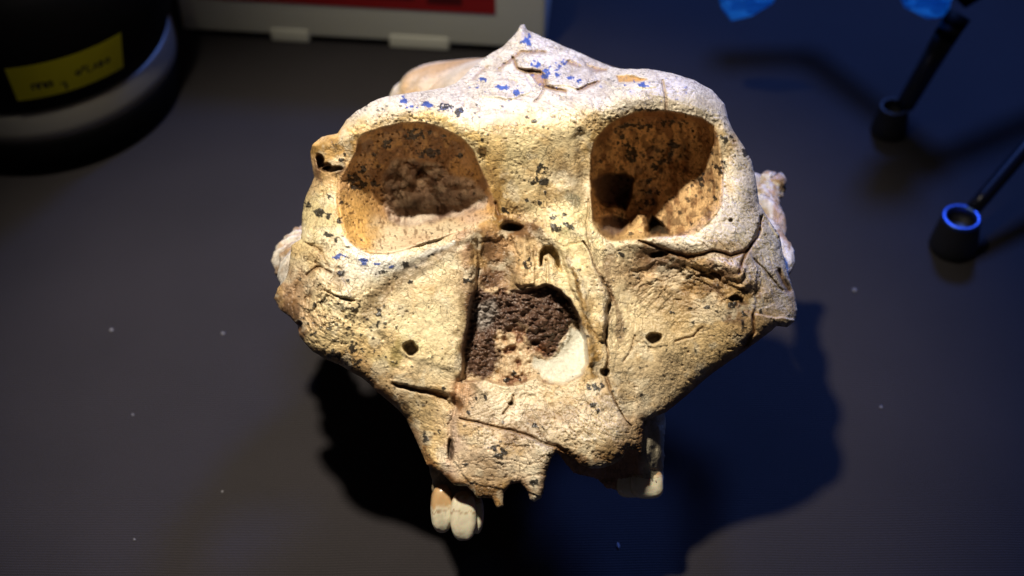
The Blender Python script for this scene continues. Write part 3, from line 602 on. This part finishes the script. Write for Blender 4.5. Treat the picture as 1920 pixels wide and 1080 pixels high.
def brain_shape(dx, dy, dz):
    sx = np.sign(dx)*np.abs(dx)**.86; sy = np.sign(dy)*np.abs(dy)**.9
    return sx*(1-.32*np.clip(dz, 0, 1)), sy, dz
blob_mesh("braincase", (968, 349, -562), (234, 249, 389), bone_cols((.56,.38,.2), (.74,.64,.50), 501), BONE, (200, 120),
          disp=lambda a, b, c: n3(a, b, c, 55, 511)*.05 + n3(a, b, c, 12, 521, 3)*.014, shape=brain_shape)
blob_mesh("nuchal_crest", (967, 232, -640), (240, 126, 150), bone_cols((.56,.36,.18), (.74,.66,.56), 541, 60), BONE, (200, 100),
          disp=lambda a, b, c: n3(a, b, c, 60, 551)*.07 + n3(a, b, c, 14, 561, 3)*.02,
          shape=lambda a, b, c: (np.sign(a)*np.abs(a)**.72, np.sign(b)*np.abs(b)**.6, c))
def tube_mesh(name, P, R, colfn, mat, nseg=40, amp=.16, seed=0, na=26, close=True, ns=22):
    P = np.asarray(P, float); R = np.asarray(R, float)
    t = np.linspace(0, len(P)-1, nseg); out = []
    def cr(A, u):
        i = int(min(math.floor(u), len(A)-2)); f = u-i; g = lambda k: A[min(max(k, 0), len(A)-1)]
        p0, p1, p2, p3 = g(i-1), g(i), g(i+1), g(i+2)
        return .5*((2*p1)+(-p0+p2)*f+(2*p0-5*p1+4*p2-p3)*f*f+(-p0+3*p1-3*p2+p3)*f**3)
    C0 = np.array([cr(P, u) for u in t]); RR = np.array([cr(R, u) for u in t]); tg = np.gradient(C0, axis=0)
    a = np.linspace(0, 2*math.pi, na, endpoint=False); vs = []; cs = []; fine = np.random.RandomState(seed+1)
    for k in range(nseg):
        T_ = tg[k]/np.linalg.norm(tg[k]); up = np.array((0, 1., 0.)) if abs(T_[1]) < .8 else np.array((1., 0, 0))
        s1 = np.cross(T_, up); s1 /= np.linalg.norm(s1); s2 = np.cross(s1, T_)
        q = k/(nseg-1); cap = math.sqrt(max(0.0, 1-max(0, (abs(q-.5)-.42)/.08)**2)) if close else 1
        rad = RR[k]*cap*(1 + amp*fbm(np.cos(a)*30+k*3.0, np.sin(a)*30+k*1.7, ns, seed, 4)*2 + 0.05*fbm(np.cos(a)*60+k*5.0, np.sin(a)*60-k*4.1, 12, seed+5, 3)*2)
        pts = C0[k] + np.outer(np.cos(a)*rad[:] if R.ndim == 1 else np.cos(a)*rad, s1) + np.outer(np.sin(a)*rad, s2)
        vs.append(pts)
    V = np.array(vs); W_ = world_pts(V[..., 0], V[..., 1], V[..., 2]).reshape(-1, 3)
    F = [(k*na+i, k*na+(i+1) % na, (k+1)*na+(i+1) % na, (k+1)*na+i) for k in range(nseg-1) for i in range(na)]
    F += [tuple(range(na))[::-1], tuple(range((nseg-1)*na, nseg*na))]
    me = bpy.data.meshes.new(name); me.from_pydata([tuple(v) for v in W_], [], F)
    A, K = np.meshgrid(a, np.arange(nseg)); cc = colfn(np.cos(A), K*.06, np.sin(A), 0, 0).reshape(-1, 3)
    at = me.color_attributes.new("pigment", 'FLOAT_COLOR', 'POINT')
    at.data.foreach_set("color", np.c_[cc, np.zeros(len(cc))].astype(np.float32).ravel())
    bm = bmesh.new(); bm.from_mesh(me); bmesh.ops.recalc_face_normals(bm, faces=bm.faces); bm.to_mesh(me); bm.free()
    return to_parent(link_mesh(name, me, mat))
pale = bone_cols((.64,.60,.55), (.42,.28,.17), 601, 30)
tube_mesh("zygomatic_arch", [(1452,560,-100),(1462,500,-170),(1452,440,-280),(1440,385,-380),(1446,345,-420),(1430,325,-420)], [28,24,20,26,24,12], pale, BONE, 120, .34, 611, 60, True, 55)
tube_mesh("zygomatic_arch", [(600,575,-110),(592,525,-190),(566,484,-280),(562,462,-330),(620,430,-400)], [46,52,47,42,30], pale, BONE, 120, .34, 621, 60, True, 60)  # left arch thickened to close a lit gap in the cast shadow
tube_mesh("temporal_root", [(1430,350,-420),(1330,360,-470),(1180,370,-520)], [26,36,60], pale, BONE, 60, .12, 631, 36)
tube_mesh("temporal_root", [(590,450,-390),(680,440,-440),(800,400,-520)], [40,84,90], pale, BONE, 60, .12, 641, 36)  # left root swollen to block light passing behind the cheek

# teeth
def enamel():
    m, nt, b = new_mat("tooth_enamel"); N = nt.nodes; L = nt.links
    a = N.new('ShaderNodeAttribute'); a.attribute_name = "pigment"; L.new(a.outputs['Color'], b.inputs['Base Color'])
    b.inputs['Roughness'].default_value = .25; b.inputs['Subsurface Weight'].default_value = .25; b.inputs['Subsurface Scale'].default_value = .002
    b.inputs['Coat Weight'].default_value = .25
    tc = N.new('ShaderNodeTexCoord'); n = N.new('ShaderNodeTexNoise'); n.inputs['Scale'].default_value = 700; n.inputs['Detail'].default_value = 4
    L.new(tc.outputs['Object'], n.inputs['Vector']); bp = N.new('ShaderNodeBump'); bp.inputs['Distance'].default_value = .0002; bp.inputs['Strength'].default_value = .3
    L.new(n.outputs[0], bp.inputs['Height']); L.new(bp.outputs[0], b.inputs['Normal'])
    return m
ENAMEL = enamel()
def tooth(center, radii, seed, line=None, lobes=.07, name="tooth", root=-.45, boxy=.8):
    def shp(dx, dy, dz):
        e = lambda v, p: np.sign(v)*np.abs(v)**p
        k = 1 - .16*np.clip(-dy, 0, 1) - .1*np.clip(dy, 0, 1)**2
        ang = np.arctan2(dz, dx)
        gro = 1 - lobes*np.abs(np.cos(ang*2))**6*sstep(-.6, .6, dy)*1.6
        return e(dx, boxy)*k*gro, e(dy, boxy+.05), e(dz, boxy)*k*gro
    def col(dx, dy, dz, x, y):
        yy = dy + n3(dx, dy, dz, 30, seed)*.3
        c = np.zeros(dx.shape+(3,)) + np.array((.74,.68,.52))
        c = c*(1+.16*n3(dx, dy, dz, 24, seed+3))[..., None]
        t = sstep(root+.05, root-.25, yy)[..., None]; c = c*(1-t) + np.array((.50,.32,.16))*t
        g = np.exp(-((yy-(line if line is not None else root))/.035)**2)[..., None]*.7; c = c*(1-g) + np.array((.28,.14,.05))*g
        v = sstep(.05, 0, np.abs(n3(dx, dy*.35, dz, 34, seed+9)))[..., None]*.22; c = c*(1-v) + np.array((.4,.33,.2))*v
        return np.clip(c, .01, .85)
    return blob_mesh(name, center, radii, col, ENAMEL, (72, 64), disp=lambda a, b, c: n3(a, b, c, 40, seed+20)*.05, shape=shp)
tooth((829,953,-64), (23,45,26), 701, .12, .1, 'tooth', .05, .68)
tooth((869,967,-40), (26,47,25), 711, -.1, .07, 'tooth', -.62, .68)
tooth((892,963,-58), (16,38,26), 721, None, .05, 'tooth', -.5, .7)
tooth((1213,906,-116), (32,29,30), 731, None, .03, boxy=.55)
tooth((1184,904,-134), (30,29,26), 741, None, .03, boxy=.6)

# ------------------------------------------------------------------ the cloth on the table
def cloth_material():
    m, nt, b = new_mat("dark_woven_cloth"); N = nt.nodes; L = nt.links
    tc = N.new('ShaderNodeTexCoord'); sp = N.new('ShaderNodeSeparateXYZ')
    ns = N.new('ShaderNodeTexNoise'); ns.inputs['Scale'].default_value = 18; ns.inputs['Detail'].default_value = 3; L.new(tc.outputs['Object'], ns.inputs['Vector'])
    wp = N.new('ShaderNodeVectorMath'); wp.operation = 'MULTIPLY_ADD'; wp.inputs[1].default_value = (.003,)*3
    L.new(ns.outputs['Color'], wp.inputs[0]); L.new(tc.outputs['Object'], wp.inputs[2]); L.new(wp.outputs[0], sp.inputs[0])
    def sine(out, f):
        a = N.new('ShaderNodeMath'); a.operation = 'MULTIPLY'; a.inputs[1].default_value = f; L.new(out, a.inputs[0])
        s = N.new('ShaderNodeMath'); s.operation = 'SINE'; L.new(a.outputs[0], s.inputs[0]); return s.outputs[0]
    P = 2*math.pi
    sy = sine(sp.outputs['Y'], P/.00105); sx = sine(sp.outputs['X'], P/.0008)
    mu = N.new('ShaderNodeMath'); mu.operation = 'MULTIPLY'; L.new(sx, mu.inputs[0]); L.new(sy, mu.inputs[1])
    ad = N.new('ShaderNodeMath'); ad.operation = 'MULTIPLY_ADD'; ad.inputs[1].default_value = .9; L.new(sy, ad.inputs[0]); L.new(mu.outputs[0], ad.inputs[2])
    fz = N.new('ShaderNodeTexNoise'); fz.inputs['Scale'].default_value = 1500; fz.inputs['Detail'].default_value = 3; L.new(tc.outputs['Object'], fz.inputs['Vector'])
    a2 = N.new('ShaderNodeMath'); a2.operation = 'MULTIPLY_ADD'; a2.inputs[1].default_value = 1.6; L.new(fz.outputs[0], a2.inputs[0]); L.new(ad.outputs[0], a2.inputs[2])
    mr = N.new('ShaderNodeMapRange'); mr.inputs['From Min'].default_value = -1.2; mr.inputs['From Max'].default_value = 3.2
    mr.inputs['To Min'].default_value = .15; mr.inputs['To Max'].default_value = 1.8; L.new(a2.outputs[0], mr.inputs['Value'])
    pt = N.new('ShaderNodeTexNoise'); pt.inputs['Scale'].default_value = 9; pt.inputs['Detail'].default_value = 5; L.new(tc.outputs['Object'], pt.inputs['Vector'])
    pr = N.new('ShaderNodeMapRange'); pr.inputs['From Min'].default_value = .3; pr.inputs['From Max'].default_value = .7; pr.inputs['To Min'].default_value = .72; pr.inputs['To Max'].default_value = 1.22; L.new(pt.outputs[0], pr.inputs['Value'])
    m3 = N.new('ShaderNodeMath'); m3.operation = 'MULTIPLY'; L.new(mr.outputs[0], m3.inputs[0]); L.new(pr.outputs[0], m3.inputs[1])
    sc = N.new('ShaderNodeVectorMath'); sc.operation = 'SCALE'; sc.inputs[0].default_value = (.0190, .0160, .0190); L.new(m3.outputs[0], sc.inputs['Scale'])
    L.new(sc.outputs[0], b.inputs['Base Color']); b.inputs['Roughness'].default_value = .85; b.inputs['Specular IOR Level'].default_value = .25
    b.inputs['Sheen Weight'].default_value = .15; b.inputs['Sheen Roughness'].default_value = .5
    bp = N.new('ShaderNodeBump'); bp.inputs['Strength'].default_value = .6; bp.inputs['Distance'].default_value = .00015
    L.new(a2.outputs[0], bp.inputs['Height']); L.new(bp.outputs[0], b.inputs['Normal'])
    return m
bm = bmesh.new(); n = 60
g = [[bm.verts.new((-1.2+2.4*i/n, -.6+2.4*j/n, 0)) for i in range(n+1)] for j in range(n+1)]
for j in range(n):
    for i in range(n): bm.faces.new((g[j][i], g[j][i+1], g[j+1][i+1], g[j+1][i]))
tbl = from_bm("table_cloth", bm, cloth_material()); tag(tbl, kind="structure")

# ------------------------------------------------------------------ things around the skull
def box_bm(bm, lo, hi, bevel=0, seg=3):
    r = bmesh.ops.create_cube(bm, size=1); v = r['verts']
    for p in v:
        p.co = Vector([lo[i] + (p.co[i]+.5)*(hi[i]-lo[i]) for i in range(3)])
    if bevel:
        es = list({e for p in v for e in p.link_edges}); bmesh.ops.bevel(bm, geom=es, offset=bevel, segments=seg, profile=.5, affect='EDGES')
def lathe(bm, prof, n=96):
    rings = [[bm.verts.new((r*math.cos(2*math.pi*i/n), r*math.sin(2*math.pi*i/n), z)) for i in range(n)] for r, z in prof]
    for a, b in zip(rings, rings[1:]):
        for i in range(n): bm.faces.new((a[i], a[(i+1) % n], b[(i+1) % n], b[i]))
    return rings
def local(o, parent): o.parent = parent; return o

# white case at the back
pa, pb = table_pt(345, 68), table_pt(1021, 106)
ang = math.atan2(pb.y-pa.y, pb.x-pa.x); LW = (pb-pa).length
CASE = simple("off_white_plastic", (.76,.77,.66), .55); RED = simple("red_print", (.36,.012,.012), .5); DK = simple("dark_recess", (.02,.02,.02), .7); DRED = simple("dark_red_print", (.10,.004,.004), .5)
box = empty("storage_box", pa, "off-white plastic box with a red label at the back of the cloth", "box", rz=ang)
bm = bmesh.new(); box_bm(bm, (0, 0, .0040), (LW, .12, .075), .0016, 3); local(from_bm("body", bm, CASE), box)
bm = bmesh.new(); box_bm(bm, (.0035, .006, .0), (LW-.004, .114, .0046)); local(from_bm("underside", bm, DK, smooth=False), box)
for a, b in ((.0445, .064), (.104, .134), (LW-.014, LW-.002)):
    bm = bmesh.new(); box_bm(bm, (a, -.0004, 0), (b, .02, .0085), .0012, 3); local(from_bm("foot", bm, CASE), box)
bm = bmesh.new(); box_bm(bm, (.010, -.0006, .0235), (LW-.024, .002, .066), .0003, 1); lab = local(from_bm("label", bm, RED, smooth=False), box)
for (a, b, z0, z1) in ((.04, .085, .030, .034), (.092, .118, .030, .034), (.124, .141, .0285, .036), (.04, .07, .042, .046), (.08, .13, .042, .046)):
    bm = bmesh.new(); box_bm(bm, (a, -.0010, z0), (b, .001, z1)); local(from_bm("printed_line", bm, DRED, smooth=False), box)

# round black base, left
BLK = simple("black_satin_plastic", (.0025,.0025,.003), .6, 0, .07); BAND = simple("brushed_dark_metal", (.34,.33,.29), .5, .7); YEL = simple("yellow_tape", (.84,.80,.01), .55)
INK = simple("pencil_ink", (.04,.035,.01), .6)
bc = Vector((-.2207, .5416, 0))
base = empty("lamp_base", bc, "round black lamp base with a grey metal band and handwritten yellow label", "lamp"); base.scale = (1.0625,)*3
bm = bmesh.new(); lathe(bm, [(0, 0), (.0568, 0), (.0585, .0016), (.0592, .0165), (.0588, .0184), (.057, .0187)]); local(from_bm("rubber_ring", bm, BLK), base)
bm = bmesh.new(); lathe(bm, [(.0578, .0184), (.0590, .0190), (.0588, .024), (.0578, .0305), (.0572, .0322), (.055, .0326)]); local(from_bm("metal_band", bm, BAND), base)
bm = bmesh.new(); lathe(bm, [(.0560, .0322), (.0572, .0332), (.0582, .0365), (.0600, .0417), (.0642, .0612), (.0655, .074), (.062, .088), (.04, .097), (0, .099)]); local(from_bm("housing", bm, BLK), base)
def wall_r(z): return np.interp(z, [.0365, .0417, .0612, .074], [.0582, .0600, .0642, .0655])
def on_wall(u, v, off):      # u angle (rad), v height
    r = wall_r(v) + off; return Vector((r*math.cos(u), r*math.sin(u), v))
U0, U1, V0, V1 = math.radians(-81), math.radians(-38), .0418, .0610
bm = bmesh.new(); nu = 40; rows = []
for j in range(2):
    rows.append([bm.verts.new(on_wall(U0+(U1-U0)*i/nu, V0 if j == 0 else V1, .0004)) for i in range(nu+1)])
for i in range(nu): bm.faces.new((rows[0][i], rows[0][i+1], rows[1][i+1], rows[1][i]))
bmesh.ops.solidify(bm, geom=bm.faces[:], thickness=-.00025)
local(from_bm("tape_label", bm, YEL, smooth=False), base)
def writing(strokes, u, v, size):
    bm = bmesh.new()
    for st in strokes:
        for (a, b) in zip(st, st[1:]):
            p, q = Vector(a), Vector(b); d = (q-p).normalized(); nn = Vector((-d.y, d.x))*.09
            def m(c): return on_wall(u + c.x*size/.062, v + c.y*size, .0008)
            bm.faces.new([bm.verts.new(m(c)) for c in (p+nn-d*.05, p-nn-d*.05, q-nn+d*.05, q+nn+d*.05)])
    return local(from_bm("handwriting", bm, INK, smooth=False), base)
n_ = [(0,0),(0,.6),(.4,.6),(.4,0)]; a_ = [(.4,.6),(0,.5),(0,0),(.4,.1),(.4,.6),(.45,0)]
def sh(s, dx): return [(x+dx, y) for x, y in s]
writing([n_, sh(n_, .6), sh(a_, 1.2), sh(a_, 1.2)], math.radians(-74), .0475, .0046)
O = [(.5*math.cos(k*.7)*.5+.3, .5*math.sin(k*.7)*.6+.4) for k in range(10)]
writing([O, sh(O, .08), sh([(0,1),(.3,1),(0,.6),(.3,.6)], .8), sh([(0,1),(0,0),(.4,0)], 1.4), sh([(0,0),(.3,.8),(.5,0)], 2.1), sh([(0,0),(0,.8),(.4,.6),(0,.4),(.4,.2),(0,0)], 2.9), sh(O, 3.6)],
        math.radians(-58), .0490, .0036)
writing([[(0,.5),(.6,.6)], [(.5,.6),(.5,-.6)], [(.3,.1),(.8,0)]], math.radians(-64), .0455, .0036)

# tripod stand, right: two rubber feet in view, rods run up and out of the frame
RUB = simple("black_rubber", (.012,.012,.014), .55); ROD = simple("black_enamel_rod", (.008,.009,.014), .28, 0, .6); RIM = simple("blue_reflection_rim", (.07,.14,.40), .36, .9)  # rim metal coloured blue to carry the blue lamp's reflection
def tube_world(bm, pts, rads, n=20):
    rings = []
    for k, p in enumerate(pts):
        p = Vector(p); t = (Vector(pts[min(k+1, len(pts)-1)]) - Vector(pts[max(k-1, 0)])).normalized()
        s = t.cross(Vector((0, 0, 1))).normalized(); u = s.cross(t)
        rings.append([bm.verts.new(p + (s*math.cos(2*math.pi*i/n) + u*math.sin(2*math.pi*i/n))*rads[k]) for i in range(n)])
    for a, b in zip(rings, rings[1:]):
        for i in range(n): bm.faces.new((a[i], a[(i+1) % n], b[(i+1) % n], b[i]))
    bm.faces.new(rings[0][::-1]); bm.faces.new(rings[-1])
fB = table_pt(1786, 463); fA = table_pt(1666, 246)
apex = Vector((.262, .600, .105))
stand = empty("display_stand", (apex.x, apex.y, 0), "black three-legged display stand with rubber feet at right, one foot with a metal rim ring tinted with blue reflected light", "stand")
def rel(o): o.parent = stand; o.matrix_parent_inverse = Matrix.Translation(-Vector(stand.location)); return o
def make_leg(f, top, sc_=1.0, rk=1.0, rim=None):
    bm = bmesh.new(); rg = lathe(bm, [(0, 0), (.0098*sc_, 0), (.0102*sc_, .001), (.0098*sc_, .005), (.0082*sc_, .0155*sc_), (.0078*sc_, .0165*sc_)], 48)
    bmesh.ops.translate(bm, verts=bm.verts, vec=f); ft = rel(from_bm("rubber_foot", bm, RUB))
    bm = bmesh.new(); z = .0165*sc_; lathe(bm, [(.0078*sc_, z-.0008), (.0083*sc_, z+.0002), (.0080*sc_, z+.0012), (.0068*sc_, z+.0014), (.0060*sc_, z+.0006), (.0058*sc_, z-.0010)], 48)
    bmesh.ops.translate(bm, verts=bm.verts, vec=f); rel(from_bm("metal_rim", bm, rim or RIM))
    bm = bmesh.new(); lathe(bm, [(.0059*sc_, z-.0006), (.0057*sc_, z-.0040), (0, z-.0042)], 48); bmesh.ops.translate(bm, verts=bm.verts, vec=f); rel(from_bm("socket", bm, RUB))
    d = (top - f); d.z = 0; d.normalize()
    a = f + d*.0078*sc_ + Vector((0, 0, z-.001)); k1 = a.lerp(top, .06)
    bm = bmesh.new(); tube_world(bm, [a, k1, a.lerp(top, .5), top], [.0026*rk, .0027*rk, .0029*rk, .0034*rk]); rel(from_bm("leg", bm, ROD))
make_leg(fB, Vector((.300, .545, .070)), 1.0, 1.25)
make_leg(fA, at_height(1786, 46, .052), .82, 1.6, RUB)
make_leg(Vector((.36, .66, 0)), Vector((.275, .61, .085)), 1.0)
bm = bmesh.new(); tube_world(bm, [at_height(1770, 72, .046), at_height(1800, 26, .056)], [.0052, .0056]); rel(from_bm("leg_clamp", bm, BLK))
bm = bmesh.new(); tube_world(bm, [(.118,.606,.066), (.160,.612,.072), at_height(1812, -10, .060), (.300,.60,.078), (.36,.58,.09)], [.006, .006, .006, .006, .005]); rel(from_bm("top_bar", bm, BLK))
bm = bmesh.new(); tube_world(bm, [(.300,.545,.070), (.300,.60,.078), (.275,.61,.085)], [.005, .006, .005]); rel(from_bm("cross_bar", bm, BLK))
# two cyan glass drops hanging from the bar
def glass():
    m, nt, b = new_mat("cyan_glass"); b.inputs['Base Color'].default_value = (.15,.85,1,1); b.inputs['Roughness'].default_value = .22
    b.inputs['Transmission Weight'].default_value = .25; b.inputs['Subsurface Weight'].default_value = .8; b.inputs['Subsurface Scale'].default_value = .01; b.inputs['Subsurface Radius'].default_value = (.3, 1, 1); b.inputs['IOR'].default_value = 1.5; b.inputs['Coat Weight'].default_value = .5
    tr = nt.nodes.new('ShaderNodeBsdfTranslucent'); vv = nt.nodes.new('ShaderNodeTexVoronoi'); vv.inputs['Scale'].default_value = 130; tg = nt.nodes.new('ShaderNodeTexCoord'); nt.links.new(tg.outputs['Object'], vv.inputs['Vector'])
    rp = nt.nodes.new('ShaderNodeValToRGB'); rp.color_ramp.elements[0].color = (.03,.22,.5,1); rp.color_ramp.elements[1].color = (.35,.9,1,1); rp.color_ramp.elements[0].position = .25; rp.color_ramp.elements[1].position = .8
    nt.links.new(vv.outputs['Color'], rp.inputs[0]); nt.links.new(rp.outputs[0], tr.inputs[0]); ms = nt.nodes.new('ShaderNodeMixShader'); ms.inputs[0].default_value = .55
    nt.links.new(b.outputs[0], ms.inputs[1]); nt.links.new(tr.outputs[0], ms.inputs[2]); nt.links.new(ms.outputs[0], nt.nodes['Material Output'].inputs['Surface'])
    tc = nt.nodes.new('ShaderNodeTexCoord'); v = nt.nodes.new('ShaderNodeTexVoronoi'); v.inputs['Scale'].default_value = 160; nt.links.new(tc.outputs['Object'], v.inputs['Vector'])
    bp = nt.nodes.new('ShaderNodeBump'); bp.inputs['Distance'].default_value = .002; nt.links.new(v.outputs['Distance'], bp.inputs['Height']); nt.links.new(bp.outputs[0], b.inputs['Normal'])
    return m
GLASS = glass()
def shard(outline, h, label):
    pts = [at_height(x, y, h + (40-y)*.00035) for x, y in outline]; c = sum(pts, Vector())/len(pts)
    bm = bmesh.new(); nrm = Vector((0, -.7, .7)); fr = [bm.verts.new(p-c) for p in pts]; bk = [bm.verts.new((p-c)*.8 - nrm*.012) for p in pts]
    mid = bm.verts.new(nrm*.006); m2 = bm.verts.new(-nrm*.016); k = len(pts)
    for i in range(k):
        bm.faces.new((fr[i], fr[(i+1) % k], mid)); bm.faces.new((bk[i], m2, bk[(i+1) % k])); bm.faces.new((fr[i], bk[i], bk[(i+1) % k], fr[(i+1) % k]))
    bmesh.ops.recalc_face_normals(bm, faces=bm.faces)
    o = from_bm("glass_crystal", bm, GLASS, smooth=False); o.location = c; tag(o, label, "crystal", "cyan glass crystals on the display stand")
shard([(1340,-40),(1350,8),(1374,38),(1410,30),(1450,6),(1470,-40)], .050, "pale blue glass crystal at the top, left of the stand's dark bar")
shard([(1680,-40),(1700,6),(1755,34),(1776,30),(1786,-4),(1780,-40)], .050, "deep cyan glass crystal above the upper end of the stand's leg")

# lint on the cloth
LINT = simple("pale_lint", (.2,.2,.23), .8)
for i, (px, py, r, lb) in enumerate([(209,620,.0009,"pale lint speck on cloth left of skull, leftmost"),(418,626,.0007,"pale lint speck on cloth close to the skull's left cheek"),
        (1652,764,.0006,"pale lint speck on cloth right of the skull's shadow"),(1602,545,.0009,"pale lint speck on cloth between the skull and the near rubber foot"),
        (417,922,.0004,"tiny lint speck on cloth low at left, in front of skull"),(1159,1024,.0005,"short pale fibre in the skull's shadow near front edge"),(252,1012,.0004,"tiny lint speck at the front left of the cloth"),
        (1203,915,.0003,"tiny lint grain in shadow beneath the right tooth"),(249,778,.0004,"tiny lint speck on cloth midway down the left side")]):
    bm = bmesh.new(); bmesh.ops.create_icosphere(bm, subdivisions=2, radius=r)
    rs2 = np.random.RandomState(900+i)
    for v in bm.verts: v.co *= 1 + rs2.uniform(-.35, .35); v.co.z *= .5; v.co.y *= (1.0 if i != 5 else 3)
    o = from_bm("lint_speck", bm, LINT); p = table_pt(px, py); o.location = (p.x, p.y, r*.4); tag(o, lb, "lint", "lint specks on the dark cloth")
